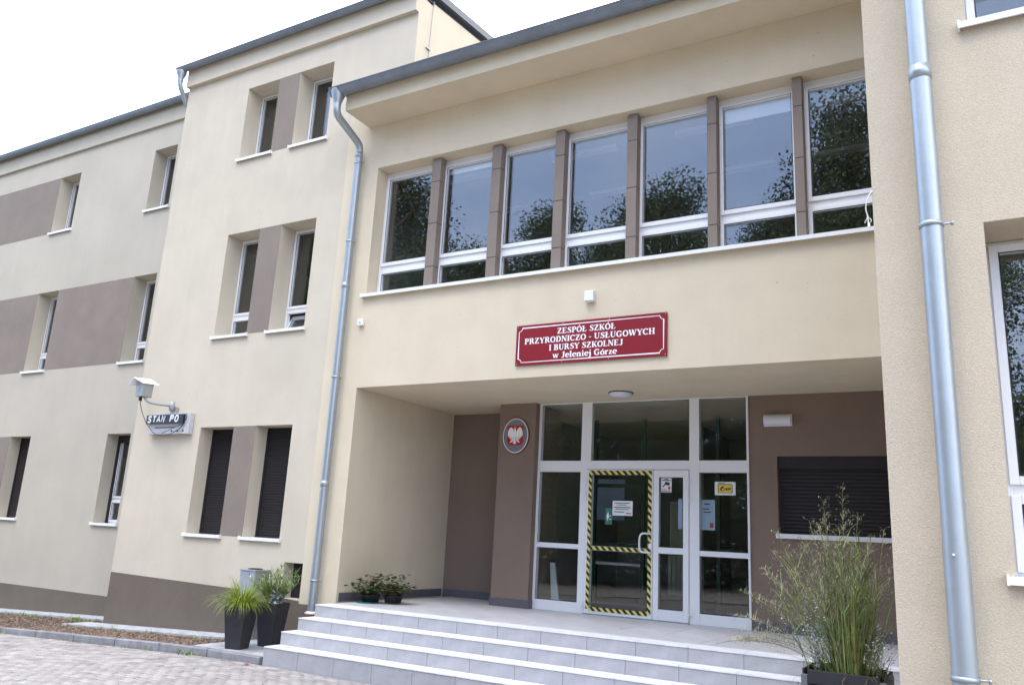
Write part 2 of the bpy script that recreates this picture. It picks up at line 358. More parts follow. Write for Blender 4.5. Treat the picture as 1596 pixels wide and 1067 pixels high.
def window(parent, x0, x1, z0, z1, yf, zt=None, tilt=False, label=None, fw=0.05, sw=0.045, glassmat=None):
    """frame at yf in the opening, optional transom with upper zt[1] and lower zt[0] limits; sub-parts: sash, pane, gasket"""
    fr = MB(); ring(fr, x0+0.001, x1-0.001, z0+0.001, z1-0.001, fw, yf, yf+0.075)
    if zt: fr.box(x0+fw, x1-fw, yf+0.004, yf+0.07, zt[0], zt[1])
    f = part(fr, 'window', WHITE, parent, 0.003)
    if label: f['label'] = label
    rows = [(zt[1], z1-fw), (z0+fw, zt[0])] if zt else [(z0+fw, z1-fw)]
    for k, (a, b) in enumerate(rows):
        tl = tilt and k == 1
        s = MB(); ring(s, x0+fw-0.012, x1-fw+0.012, a-0.012 if not tl else a-0.008, b+0.012 if not tl else b+0.004, sw, yf-0.018, yf+0.05)
        so = part(s, 'sash', WHITE, f, 0.003)
        po = pane(x0+fw+sw-0.02, x1-fw-sw+0.02, a+sw-0.02, b-sw+0.02, yf+0.012, f, glassmat)
        go = gasket(x0+fw+sw-0.013, x1-fw-sw+0.013, a+sw-0.013, b-sw+0.013, yf-0.017, f)
        if tl:
            ang = R(-24); piv = Vector((0, yf, a))
            rot = Matrix.Translation(piv) @ Matrix.Rotation(ang, 4, 'X') @ Matrix.Translation(-piv)
            for o in (so, po, go): o.data.transform(rot)
    return f
def shutter(parent, x0, x1, z0, z1, y, material, pitch=0.042, name='roller_shutter', label=None):
    mb = MB(); z = z0+0.03
    mb.box(x0+0.03, x1-0.03, y, y+0.018, z0, z0+0.03-0.002)
    while z < z1-0.005:
        zt = min(z+pitch, z1)
        a, b, c, d = z, z+pitch*0.18, z+pitch*0.82, zt
        mb.prism_x = None
        n = len(mb.v)
        prof = [(y+0.008, a), (y, min(b, zt)), (y, min(c, zt)), (y+0.008, d), (y+0.02, d), (y+0.02, a)]
        for X in (x0+0.03, x1-0.03): mb.v += [(X, py, pz) for py, pz in prof]
        for i in range(6):
            j = (i+1) % 6; mb.f.append((n+i, n+6+i, n+6+j, n+j))
        z = zt
    o = part(mb, name, material, parent)
    if label: o['label'] = label
    g = MB(); g.box(x0+0.001, x0+0.04, y-0.014, y-0.001, z0, z1-0.001); g.box(x1-0.04, x1-0.001, y-0.014, y-0.001, z0, z1-0.001)
    part(g, 'guide_rail', material, o)
    return o

# ------------------------------------------------------------------ ground levels
def zg(x): return -0.036*max(0.0, min(-(x+9.0), 35.0))
def zs(x): return 0.09 - 0.042*max(0.0, min(-(x+9.7), 35.0))

# ground: one sheet to the horizon
xs = [-900, -300, -120, -70, -44] + [-44+2*i for i in range(1, 18)] + [-9, -5, 0, 6, 14, 30, 80, 300, 900]
ys = [-900, -300, -100, -50, -30, -12, -4, 0, 4, 8.15, 12, 20, 40, 120, 400, 900]
g = MB()
for i in range(len(xs)-1):
    for j in range(len(ys)-1):
        a, b, c, d = xs[i], xs[i+1], ys[j], ys[j+1]
        g.quad((a,c,zg(a)-0.05),(b,c,zg(b)-0.05),(b,d,zg(b)-0.05),(a,d,zg(a)-0.05))
ground = g.build('ground', LAWN); tag(ground, kind='structure')

g = MB()
for i in range(len(xs)-1):
    if -70 <= xs[i] < 14: g.quad((xs[i],-19,zg(xs[i])-0.03),(xs[i+1],-19,zg(xs[i+1])-0.03),(xs[i+1],-5.2,zg(xs[i+1])-0.03),(xs[i],-5.2,zg(xs[i])-0.03))
yard = g.build('yard', BOUNCE); tag(yard, kind='structure')  # unseen sheet added to bounce light up under the eaves

# paving bed with sand joints, then the setts
g = MB()
for i in range(34):
    a, b = -26+i, -25+i
    g.quad((a,-6,zg(a)-0.014),(b,-6,zg(b)-0.014),(b,8.6,zg(b)-0.014),(a,8.6,zg(a)-0.014))
pav = g.build('paving', SAND); tag(pav, kind='structure')

def project(p):
    d = Vector(p) - CAM_P; z = d.dot(FWD)
    if z <= 0.1: return None
    return (798 + 1262.4*d.dot(R2)/z, 533.5 - 1262.4*d.dot(U2)/z, z)
rs = random.Random(3)
SL, SWD, GAP = 0.20, 0.10, 0.009
setts = []
row = 0; y = 8.17
while y > -5.0:
    x = -25.5 + (row % 2)*SL/2
    while x < 5.5:
        if not (x > -8.4 and y > 8.17): setts.append((x+SL/2, y-SWD/2))
        x += SL
    y -= SWD; row += 1
cand = []
for i, (x, y) in enumerate(setts):
    p = project((x, y, zg(x)))
    if p and -5 < p[0] < 1601 and 0 < p[1] < 1072: cand.append((1/p[2]**3 if False else (CAM_P.z/p[2])/p[2]**2, i))
cand.sort(reverse=True); big = set(i for _, i in cand[:300])
def sett_mesh(seed):
    r_ = random.Random(seed); mb = MB()
    hx, hy = SL/2-GAP/2, SWD/2-GAP/2; c = 0.006
    def ringv(ix, iy, z): return [(-hx+ix+r_.uniform(-.0015,.0015), -hy+iy, z), (hx-ix, -hy+iy+r_.uniform(-.0015,.0015), z), (hx-ix, hy-iy, z), (-hx+ix, hy-iy, z)]
    mb.v = ringv(0, 0, -0.05) + ringv(0, 0, -c) + ringv(c, c, 0.0)
    for l in range(2):
        for j in range(4):
            a = l*4+j; b = l*4+(j+1) % 4; mb.f.append((a, b, b+4, a+4))
    mb.f.append((8, 9, 10, 11)); return mb
protos = []
for k in range(3):
    me = sett_mesh(k).mesh('paving_stone'); me.materials.append(SETT); protos.append(me)
rest = MB(); slope_rot = math.atan(0.036)
tmpl = sett_mesh(9)
for i, (x, y) in enumerate(setts):
    z = zg(x) + rs.uniform(-0.0035, 0.0035); dx, dy = rs.uniform(-.001, .001), rs.uniform(-.001, .001)
    ry_ = (-slope_rot if x < -9 else 0) + rs.gauss(0, 0.012); rx_ = rs.gauss(0, 0.014)
    if i in big:
        o = bpy.data.objects.new('paving_stone', protos[i % 3]); COL.objects.link(o); o.parent = pav
        o.location = (x+dx, y+dy, z); o.rotation_euler = (rx_, ry_, 0)
    else:
        n = len(rest.v)
        for (a, b, c) in tmpl.v: rest.v.append((x+a, y+b, z+c - a*ry_ + b*rx_))
        for f in tmpl.f: rest.f.append(tuple(n+q for q in f))
o = rest.build('paving_stones', SETT, pav); tag(o, kind='stuff')

# kerb stones
kerb = MB().box(-26, -8.3, 8.19, 8.245, -1.0, -0.95).build('kerb', KERB); tag(kerb, kind='structure')
x = -8.33; km = None
while x > -25:
    L_ = 0.99; x0 = x-L_
    a, b = zs(x0), zs(x)
    mb = MB(); n = 0
    for X, zt in ((x0+0.004, zs(x0)), (x-0.004, zs(x))):
        mb.v += [(X, 8.19, zt-0.25), (X, 8.19, zt-0.012), (X, 8.202, zt), (X, 8.268, zt), (X, 8.268, zt-0.25)]
    for i in range(5):
        j = (i+1) % 5; mb.f.append((i, j, 5+j, 5+i))
    mb.f.append((4, 3, 2, 1, 0)); mb.f.append((5, 6, 7, 8, 9))
    ko = mb.build('kerb_stone', KERB, kerb); ko.location = (0, rs.uniform(-.004, .004), rs.uniform(-.004, .003))
    x -= 1.0

# planting bed, apron slabs along the walls, and the slab under the planters
def strip_sheet(name, x0, x1, y0, y1, dz, m_, kind='structure', n=12, th=0.2):
    mb = MB()
    for i in range(n):
        a = x0+(x1-x0)*i/n; b = x0+(x1-x0)*(i+1)/n
        mb.quad((a,y0,zs(a)+dz),(b,y0,zs(b)+dz),(b,y1,zs(b)+dz),(a,y1,zs(a)+dz))
    mb.quad((x0,y0,zs(x0)-th),(x1,y0,zs(x1)-th),(x1,y0,zs(x1)+dz),(x0,y0,zs(x0)+dz))
    mb.quad((x1,y0,zs(x1)-th),(x1,y1,zs(x1)-th),(x1,y1,zs(x1)+dz),(x1,y0,zs(x1)+dz))
    mb.quad((x0,y1,zs(x0)-th),(x0,y0,zs(x0)-th),(x0,y0,zs(x0)+dz),(x0,y1,zs(x0)+dz))
    o = mb.build(name, m_); return tag(o, kind=kind)
strip_sheet('planting_bed', -25, -9.55, 8.268, 10.7, -0.03, SOIL)
apron = strip_sheet('apron', -14.25, -9.75, 9.20, 9.75, -0.004, GROUT)
def apron_slabs(x0, x1, y0, y1):
    x = x1
    while x > x0+0.01:
        a = max(x-0.5, x0)
        mb = MB(); mb.v = [(a+.003,y0,zs(a)-.1),(x-.003,y0,zs(x)-.1),(x-.003,y1,zs(x)-.1),(a+.003,y1,zs(a)-.1),(a+.003,y0,zs(a)+.006),(x-.003,y0,zs(x)+.006),(x-.003,y1,zs(x)+.006),(a+.003,y1,zs(a)+.006)]
        mb.f = [(0,3,2,1),(4,5,6,7),(0,1,5,4),(1,2,6,5),(2,3,7,6),(3,0,4,7)]
        mb.build('paving_slab', CONC, apron); x -= 0.5
apron_slabs(-14.25, -9.75, 9.195, 9.70); apron_slabs(-25.0, -14.25, 10.2, 10.705)
corner = MB().box(-9.72, -8.26, 8.272, 9.68, -0.2, 0.084).build('planter_pad', GROUT); tag(corner, kind='structure')
for i in range(3):
    for j in range(3):
        x0 = -9.72+i*0.487; y0 = 8.274+j*0.468
        MB().box(x0+0.003, x0+0.484, y0+0.003, y0+0.465, -0.05, 0.090).build('paving_slab', CONC, corner)

# bark and gravel pieces in the bed
rg = random.Random(11); mb = MB()
for _ in range(11000):
    x = rg.uniform(-22, -9.72); ymax = 9.19 if x > -14.25 else 10.19
    y = rg.uniform(8.27, ymax); s = rg.uniform(0.006, 0.024); z = zs(x)-0.03+s*0.3
    n = len(mb.v); ax, ay, az = s*rg.uniform(.6, 1.7), s*rg.uniform(.6, 1.5), s*rg.uniform(.4, .9); t = rg.uniform(0, 3.1); c_, s_ = math.cos(t), math.sin(t)
    for px, py, pz in ((ax,0,0),(0,ay,0),(-ax,0,0),(0,-ay,0),(0,0,az),(0.2*ax,0.1*ay,-az)):
        mb.v.append((x+px*c_-py*s_, y+px*s_+py*c_, z+pz))
    mb.f += [(n,n+1,n+4),(n+1,n+2,n+4),(n+2,n+3,n+4),(n+3,n,n+4),(n+1,n,n+5),(n+2,n+1,n+5),(n+3,n+2,n+5),(n,n+3,n+5)]
o = mb.build('bark_mulch', STONE); tag(o, 'brown bark and gravel mulch in the bed between kerb and wall', 'mulch', kind='stuff')
# weeds and grass growing through the bed and along the kerb
mb = MB()
for _ in range(95):
    t = rg.random()
    if t < 0.45: x = rg.uniform(-20, -13.6); y = rg.uniform(9.9, 10.18) if x < -14.3 else rg.uniform(9.0, 9.2)
    elif t < 0.8: x = rg.uniform(-14, -10); y = rg.uniform(9.0, 9.2)
    else: x = rg.uniform(-17, -9); y = 8.18
    z = zs(x)-0.03 if y > 8.25 else zg(x)
    for k in range(rg.randint(4, 12)):
        mb.blade((x+rg.gauss(0, .03), y+rg.gauss(0, .02), z), (rg.gauss(0, .45), rg.gauss(0, .45), 1), rg.uniform(.03, .12), .006, 1.2, 3)
for (cx, cyy, n_) in ((-15.1, 10.0, 150), (-9.62, 8.15, 60), (-16.8, 10.0, 60)):
    for k in range(n_):
        mb.blade((cx+rg.gauss(0, .10), cyy+rg.gauss(0, .05), (zs(cx)-0.03 if cyy > 8.25 else zg(cx))), (rg.gauss(0, .7), rg.gauss(0, .7), 1), rg.uniform(.04, .15), .012, 1.5, 3)
o = mb.build('weeds', GRASSG); tag(o, 'scattered green weeds along the bed edge and kerb joint', 'weeds', kind='stuff')
# fallen leaves and crumbs
mb = MB()
def flat_leaf(mb, x, y, z, s, rgx):
    t = rgx.uniform(0, 6.3); c_, s_ = math.cos(t)*s, math.sin(t)*s
    mb.quad((x-c_, y-s_, z+0.003), (x+s_*0.5, y-c_*0.5, z+0.004+s*.3*rgx.random()), (x+c_, y+s_, z+0.003+s*.3*rgx.random()), (x-s_*0.5, y+c_*0.5, z+0.004))
for _ in range(520):
    if rg.random() < 0.6: x = rg.uniform(-19, -8.6); y = 8.18-abs(rg.gauss(0, .09))
    else: x = rg.uniform(-16, -4); y = rg.uniform(4, 8.1)
    flat_leaf(mb, x, y, zg(x)+0.001, rg.uniform(.006, .02), rg)
LV = [(0.721, 9.07, 12.4), (0.559, 8.757, 9.05), (0.399, 8.46, 8.75), (0.233, 8.18, 8.45)]
for _ in range(95):
    z, a, b = LV[rg.choice([0, 0, 1, 1, 2, 2, 3, 3])]
    flat_leaf(mb, rg.uniform(-8.2, -1.0), rg.uniform(a, min(b, a+1.2)), z+0.002, rg.uniform(.004, .014), rg)
o = mb.build('fallen_leaves', LITR); tag(o, 'small brown leaf litter along the kerb and on the steps', 'leaf litter', kind='stuff')
mb = MB()
for k in range(9): flat_leaf(mb, -8.42+rg.gauss(0, .05), 8.06+rg.gauss(0, .025), 0.003, rg.uniform(.02, .03), rg)
o = mb.build('fallen_petals', LITRED); tag(o, 'red petals lying on the paving beside the bottom step', 'petals')

# ------------------------------------------------------------------ entrance steps
XS, XE = -8.255, -0.60
steps = thing('entrance_steps', (XS, 8.18, 0), 'wide grey tiled entrance steps rising to the covered landing', 'steps')
SY = [8.18, 8.46, 8.757, 9.063]; SZ = [0.233, 0.399, 0.559, 0.721]
core = MB()
for k in range(4):
    core.box(XS+0.012, -0.44, SY[k]+0.012, 12.46 if k == 3 else SY[k+1]+0.013, -0.2 if k == 0 else SZ[k-1]-0.02, SZ[k]-0.012)
core.box(-8.44, -0.44, 9.73, 12.46, 0.3, SZ[3]-0.0125)
core.box(XS+0.013, -0.44, 8.5, 9.70, -0.2, SZ[0]-0.014)
part(core, 'step_core', GROUT, steps)
def share(me, name, parent, loc):
    o = bpy.data.objects.new(name, me); COL.objects.link(o); o.parent = parent
    o.location = Vector(loc)-Vector(parent.location); return o
TW = 0.60
def tile_mesh(dx, dy, dz, m_, name):
    mb = MB().box(0, dx, 0, dy, 0, dz); me = mb.mesh(name); me.materials.append(m_); return me
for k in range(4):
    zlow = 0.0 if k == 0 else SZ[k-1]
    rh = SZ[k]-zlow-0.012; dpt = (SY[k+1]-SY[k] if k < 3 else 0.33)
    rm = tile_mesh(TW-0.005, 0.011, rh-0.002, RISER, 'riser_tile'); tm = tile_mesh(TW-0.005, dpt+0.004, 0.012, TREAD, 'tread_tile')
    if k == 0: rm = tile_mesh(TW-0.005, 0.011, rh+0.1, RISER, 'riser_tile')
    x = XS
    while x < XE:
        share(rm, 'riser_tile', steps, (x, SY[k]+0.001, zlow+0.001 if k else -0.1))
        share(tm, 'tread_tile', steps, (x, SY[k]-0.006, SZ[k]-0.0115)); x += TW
    # left end faces
    e = MB().box(XS-0.001, XS+0.0105, SY[k]+0.013, 9.69 if k == 0 else 9.69, (-0.15 if k == 0 else SZ[k-1]+0.001), SZ[k]-0.013); part(e, 'end_tile', RISER, steps)
# landing tiles
lm = tile_mesh(0.595, 0.595, 0.012, TILE, 'floor_tile')
y = SY[3]+0.33
while y < 12.4:
    x = XS if y < 9.4 else XS
    while x < XE:
        if y > 9.6 or True: share(lm, 'floor_tile', steps, (x, y, SZ[3]-0.012+rs.uniform(-.0006, .0006)))
        x += TW
    y += TW

# ------------------------------------------------------------------ LEFT WING
YL = 10.712; TH = 0.38
lw = thing('school_wing', (-20, YL, 0), 'shade-toned cream left wing of the school with brown bands between narrow windows', 'building')
LWIN = [(-16.152, -15.361), (-19.859, -19.005), (-23.55, -22.72)]
LZ = [(8.62, 10.133), (5.06, 7.035), (1.645, 3.50)]
holes = [(a, b, c, d) for a, b in LWIN for c, d in LZ if not (a < -23 and False)]
part(wall_grid(-30, -13.80, -0.9, 11.15, YL, YL+TH, holes), 'wall', CREAMG, lw)
pm = MB(); pm.prism([(-30, -0.95), (-13.8, -0.95), (-13.8, 0.237), (-30, 0.237)], YL-0.005, YL+0.002); part(pm, 'plinth', PLINTH, lw)
def panel(x0, x1, z0, z1, y, parent): return part(MB().box(x0, x1, y-0.003, y+0.001, z0, z1), 'colour_panel', BROWN, parent)
for (c, d), spans in zip(LZ, ([(-22.72, -19.859), (-30, -23.55)], [(-19.005, -16.152), (-22.72, -19.859), (-30, -23.55)], [(-22.72, -19.859), (-30, -23.55)])):
    for a, b in spans: panel(a, b, c, d, YL, lw)
for i, (a, b) in enumerate(LWIN):
    for j, (c, d) in enumerate(LZ):
        yf = YL+0.33
        if j == 2 and i != 0:
            o = shutter(lw, a, b, c+0.01, d, YL+0.28, SHUTR)
            sill(a, b, c, YL, YL+0.3, o); sill_cap(a, b, c, YL, o)
            f = window(lw, a, b, c, d, yf+0.02, (c+0.5, c+0.58))
        else:
            zt = None if j == 0 else ((c+0.42, c+0.50) if j == 1 else (c+0.46, c+0.54))
            f = window(lw, a, b, c, d, yf, zt)
            if j == 2:
                g_ = MB(); g_.box(a+0.001, a+0.05, YL+0.27, yf-0.02, c, d-0.002); g_.box(b-0.05, b-0.001, YL+0.27, yf-0.02, c, d-0.002); g_.box(a+0.05, b-0.05, YL+0.27, yf-0.02, d-0.16, d-0.002)
                part(g_, 'guide_rail', SHUTR, f)
            sill(a, b, c, YL, yf, f); sill_cap(a, b, c, YL, f)
part(MB().box(-30, -13.8, YL-0.06, YL-0.001, 10.74, 11.10), 'cornice', CREAMG, lw)
def gutter(x0, x1, yc, zc, r, parent, joints=(), m_=GUTT):
    mb = MB(); seg = 10; n0 = 0
    prof = [(yc-r, zc+0.012), (yc-r-0.012, zc+0.006), (yc-r-0.008, zc-0.004)] + [(yc-r*math.cos(math.pi*i/seg), zc-r*math.sin(math.pi*i/seg)) for i in range(seg+1)] + [(yc+r-0.006, zc)] + [(yc+(r-0.006)*math.cos(math.pi*i/seg), zc-(r-0.006)*math.sin(math.pi*i/seg)) for i in range(1, seg)] + [(yc-r+0.006, zc)]
    for X in (x0, x1): mb.v += [(X, a, b) for a, b in prof]
    k = len(prof)
    for i in range(k):
        j = (i+1) % k; mb.sm.append(len(mb.f)); mb.f.append((i, k+i, k+j, j))
    for X in (x0, x1):
        n = len(mb.v); mb.v += [(X, yc-r*math.cos(math.pi*i/seg), zc-r*math.sin(math.pi*i/seg)) for i in range(seg+1)]; mb.f.append(tuple(range(n, n+seg+1)))
    o = part(mb, 'gutter', m_, parent)
    for X in joints:
        jb = MB(); n = 0
        pr = [(yc-(r+0.004)*math.cos(math.pi*i/seg), zc-(r+0.004)*math.sin(math.pi*i/seg)) for i in range(seg+1)]
        for XX in (X-0.012, X+0.012): jb.v += [(XX, a, b) for a, b in pr]
        for i in range(seg): jb.f.append((i, seg+1+i, seg+2+i, i+1))
        for q in (0, seg+1): 
            pass
        part(jb, 'joint_strap', GUTT, o)
    return o
gutter(-30, -13.95, 10.56, 11.21, 0.09, lw, [-26, -23.9, -21.9, -20, -18, -16.1])
part(MB().prism([(0, 0)]*0 or [(-30, 11.10), (-13.8, 11.10), (-13.8, 11.24), (-30, 11.24)], YL-0.04, YL+0.3), 'eave_board', CREAMG, lw)
def roof(x0, x1, y0, y1, z0, z1, parent, th=0.06):
    mb = MB(); mb.v = [(x0,y0,z0-th),(x1,y0,z0-th),(x1,y1,z1-th),(x0,y1,z1-th),(x0,y0,z0),(x1,y0,z0),(x1,y1,z1),(x0,y1,z1)]
    mb.f = [(0,3,2,1),(4,5,6,7),(0,1,5,4),(1,2,6,5),(2,3,7,6),(3,0,4,7)]
    return part(mb, 'roof', ROOF, parent)
roof(-30, -13.8, YL-0.10, 21.5, 11.28, 12.28, lw)
sh = MB(); sh.box(-30, -29.7, YL+TH, 21, -0.9, 11.2); sh.box(-30, -13.9, 21, 21.3, -0.9, 11.9); part(sh, 'wall', CREAMG, lw)
fl = MB()
for z in (1.0, 4.3, 7.7): fl.box(-29.7, -14.0, YL+TH, 21, z-0.15, z)
part(fl, 'floor_slab', INTF, lw)

# ------------------------------------------------------------------ MIDDLE BLOCK
YM = 9.708
mbk = thing('school_block', (-11, YM, 0), 'tall cream middle block of the school with paired windows, between left wing and entrance', 'building')
MX = [(-11.983, -11.131), (-10.60, -9.751)]
MZ = [(8.593, 10.133), (5.06, 7.052), (1.567, 3.403)]
holes = [(a, b, c, d) for a, b in MX for c, d in MZ] + [(-9.58, -9.185, 0.685, 1.222)]
part(wall_grid(-13.839, -9.18, -0.4, 10.95, YM, YM+0.42, holes), 'wall', CREAMM, mbk)
part(wall_grid(-9.18, -7.883, 8.4, 10.95, YM+0.001, YM+0.42, []), 'wall', CREAMM, mbk)
part(MB().prism([(-13.839, -0.4), (-9.18, -0.4), (-9.18, 0.665), (-10.4, 0.745), (-13.839, 0.81)], YM-0.005, YM+0.002), 'plinth', PLINTH, mbk)
for c, d in MZ: panel(-11.131, -10.60, c, d, YM, mbk)
# the dado piece below the basement opening
part(MB().box(-9.58, -9.185, YM+0.02, YM+0.30, 0.60, 0.684), 'ledge', PLINTH, mbk)
bw = part(MB().box(-9.58, -9.185, YM+0.21, YM+0.24, 0.685, 1.222), 'basement_window', GASK, mbk)
for i, (a, b) in enumerate(MX):
    for j, (c, d) in enumerate(MZ):
        if j == 2:
            o = shutter(mbk, a, b, c+0.01, d, YM+0.29, SHUT, 0.045)
            sill(a, b, c, YM, YM+0.31, o); sill_cap(a, b, c, YM, o)
            part(MB().box(b-0.16, b-0.08, YM+0.255, YM+0.285, c+0.03, c+0.085), 'bolt', PLAST, o)
        else:
            zt = None if j == 0 else (5.47, 5.56)
            f = window(mbk, a, b, c, d, YM+0.36, zt, tilt=(i == 1 and j == 1), fw=0.045, sw=0.045, label=('window with the small lower sash tilted open' if (i == 1 and j == 1) else None))
            sill(a, b, c, YM, YM+0.36, f); sill_cap(a, b, c, YM, f)
part(MB().box(-13.839, -7.883, YM-0.085, YM-0.001, 10.585, 10.97), 'cornice', CREAMM, mbk)
gutter(-14.03, -7.92, 9.53, 10.985, 0.08, mbk, [-12.5, -10.9, -9.35, -8.6])
roof(-13.86, -7.93, 9.60, 16.5, 11.05, 11.83, mbk)
# right gable wall with verge flashing (its upper edge rises to the back)
gb = MB(); gb.v = [(-8.2,YM+0.42,8.6),(-7.883,YM+0.42,8.6),(-7.883,16.4,8.6),(-8.2,16.4,8.6),(-8.2,YM+0.42,11.02),(-7.883,YM+0.42,11.02),(-7.883,16.4,11.76),(-8.2,16.4,11.76)]
gb.f = [(0,3,2,1),(4,5,6,7),(0,1,5,4),(1,2,6,5),(2,3,7,6),(3,0,4,7)]
part(gb, 'gable_wall', CREAMM, mbk)
vg = MB(); vg.v = [(-7.95,9.6,11.06),(-7.80,9.6,11.06),(-7.80,16.5,11.86),(-7.95,16.5,11.86),(-7.95,9.6,11.20),(-7.80,9.6,11.20),(-7.80,16.5,12.0),(-7.95,16.5,12.0)]
vg.f = gb.f; part(vg, 'verge_flashing', ROOF, mbk)
part(MB().tube([(-7.87, 10.07, 8.8), (-7.87, 10.07, 10.05), (-7.87, 10.10, 11.05)], 0.006, 6), 'lightning_conductor', ZINC, mbk)
part(MB().box(-7.89, -7.85, 9.98, 10.09, 10.04, 10.06), 'clip', ZINC, mbk)
sh = MB(); sh.box(-13.839, -13.5, YM+0.42, 16.4, -0.4, 10.9); sh.box(-13.5, -8.2, 16.1, 16.4, -0.4, 11.5); part(sh, 'wall', CREAMM, mbk)
fl = MB()
for z in (0.9, 4.3, 7.7): fl.box(-13.5, -9.2, YM+0.42, 16.1, z-0.15, z)
fl.box(-13.5, -8.2, YM+0.42, 16.1, 10.8, 10.9); fl.box(-9.2, -9.18, YM+0.42, 16.1, -0.4, 8.5)
part(fl, 'floor_slab', INTF, mbk)
# small gutter outlet pipe at the left end of the block
def pipe(parent, pts, r, m_=ZINC, clamps=(), sleeves=(), name='downpipe', clamp_y=None):
    o = part(MB().tube(pts, r, 20), name, m_, parent)
    for (x, y, z) in clamps:
        c_ = MB(); c_.lathe([(r+0.001, -0.014), (r+0.006, -0.014), (r+0.006, 0.014), (r+0.001, 0.014)], (x, y, z), seg=24)
        c_.tube([(x+r, y, z), (x+r+0.05, y+0.0, z)], 0.006, 8); c_.lathe([(0.0, 0), (0.014, 0), (0.014, 0.015), (0, 0.015)], (x+r+0.04, y, z), 'x', 10)
        c_.tube([(x, y+r, z), (x, y+r+0.09, z)], 0.007, 8)
        part(c_, 'clamp', ZINC, o)
    for (x, y, z) in sleeves:
        part(MB().lathe([(r+0.0005, -0.045), (r+0.003, -0.045), (r+0.003, 0.045), (r+0.0005, 0.045)], (x, y, z), seg=24), 'sleeve', ZINC, o)
    return o
fn = MB().lathe([(0.105, 0.0), (0.10, -0.06), (0.06, -0.15), (0.055, -0.24)], (-13.93, 9.53, 10.93)); part(fn, 'gutter_outlet', ZINC, mbk)
def smooth(pts, n=6):
    P = [Vector(p) for p in pts]; out_ = [P[0]]
    for i in range(1, len(P)-1):
        a = P[i]+(P[i-1]-P[i]).normalized()*min(0.11, (P[i-1]-P[i]).length*0.45); b = P[i]+(P[i+1]-P[i]).normalized()*min(0.11, (P[i+1]-P[i]).length*0.45)
        for k in range(n+1):
            t = k/n; out_.append(a*(1-t)**2 + P[i]*2*t*(1-t) + b*t**2)
    out_.append(P[-1]); return out_
pipe(mbk, smooth([(-13.93, 9.53, 10.80), (-13.93, 9.53, 10.62), (-13.95, 9.80, 10.25), (-13.95, 10.45, 10.6-0.7), (-13.95, 10.45, 9.4)]), 0.05)

# ------------------------------------------------------------------ ENTRANCE BLOCK
YF = 9.69
eb = thing('school_building', (-4.5, YF, 0), 'cream entrance block with a long row of large windows above the recessed doorway', 'building')
XR_, XB_ = -9.171, -0.43
OX0, OX1, OZ0, OZ1 = -8.438, -0.50, 5.48, 7.728
part(wall_grid(XR_, XB_, 3.954, 8.95, YF, YF+0.40, [(OX0, OX1, OZ0, OZ1)]), 'wall', CREAM, eb)
part(MB().box(XR_, -8.44, YF, 12.7, -0.3, 3.953), 'side_pier', CREAM, eb)
part(MB().box(XR_-0.004, -8.30, YF-0.006, YF+0.2, -0.3, 0.632), 'plinth', PLINTH, eb)
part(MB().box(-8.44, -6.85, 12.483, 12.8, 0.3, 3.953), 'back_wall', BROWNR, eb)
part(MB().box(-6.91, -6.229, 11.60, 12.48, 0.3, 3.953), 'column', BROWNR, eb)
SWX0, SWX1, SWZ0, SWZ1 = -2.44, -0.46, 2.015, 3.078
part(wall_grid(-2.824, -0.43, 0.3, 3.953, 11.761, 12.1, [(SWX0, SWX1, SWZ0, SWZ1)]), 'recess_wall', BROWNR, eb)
o = shutter(eb, SWX0, SWX1, SWZ0+0.004, SWZ1, 11.86, SHUTR, 0.052); o['label'] = 'wide dark roller shutter closed over the recess window'
part(MB().box(SWX0+0.001, SWX1-0.001, 11.80, 11.855, SWZ1-0.17, SWZ1-0.002), 'shutter_box', SHUTR, o)
sb = MB(); sb.box(SWX0-0.03, SWX1, 11.715, 11.73, SWZ0-0.058, SWZ0+0.004); sb.box(SWX0-0.03, SWX1, 11.73, 11.87, SWZ0-0.004, SWZ0+0.003); part(sb, 'sill', SILLM, o)
# soffit slab above the recess
part(MB().box(-9.16, XB_, YF+0.401, 17.6, 3.954, 4.24), 'soffit_slab', CREAM, eb)
# eave box, gutter and roof
part(MB().box(-8.72, XB_, 9.055, YF-0.001, 8.534, 8.80), 'eave', CREAM, eb)
roof(-8.80, XB_, 8.99, 18.0, 8.90, 9.42, eb)
part(MB().box(-8.72, XB_, 9.055, YF+0.3, 8.801, 8.838), 'eave_board', CREAM, eb)
gutter(-8.93, XB_, 8.935, 8.872, 0.115, eb, [-8.08, -7.44, -6.78, -6.14, -5.44, -4.80, -4.10, -3.4, -2.7, -2.0, -1.3])
# room behind the big windows
rm = MB(); rm.box(-9.1, XB_, 14.4, 14.6, 4.24, 8.8); rm.box(-9.16, -9.0, YF+0.41, 14.4, 4.24, 8.7); rm.box(-9.0, XB_, YF+0.41, 14.4, 8.2, 8.35)
part(rm, 'room_wall', INTW, eb)
part(MB().box(-9.0, XB_, YF+0.41, 14.4, 4.241, 4.26), 'room_floor', INTF, eb)
rl = MB()
for x in (-7.6, -5.4, -3.2, -1.4): rl.box(x-0.6, x+0.6, 11.3, 11.45, 8.12, 8.19); rl.box(x-0.6, x+0.6, 12.9, 13.05, 8.12, 8.19)
part(rl, 'ceiling_lamp', PLAST, eb)
POSTS = [(-7.37, -7.20), (-6.225, -6.06), (-5.12, -4.965), (-3.975, -3.825), (-2.825, -2.70), (-1.715, -1.60)]
edges = [(OX0, OX0)] + POSTS + [(OX1, OX1)]
YG = 9.945
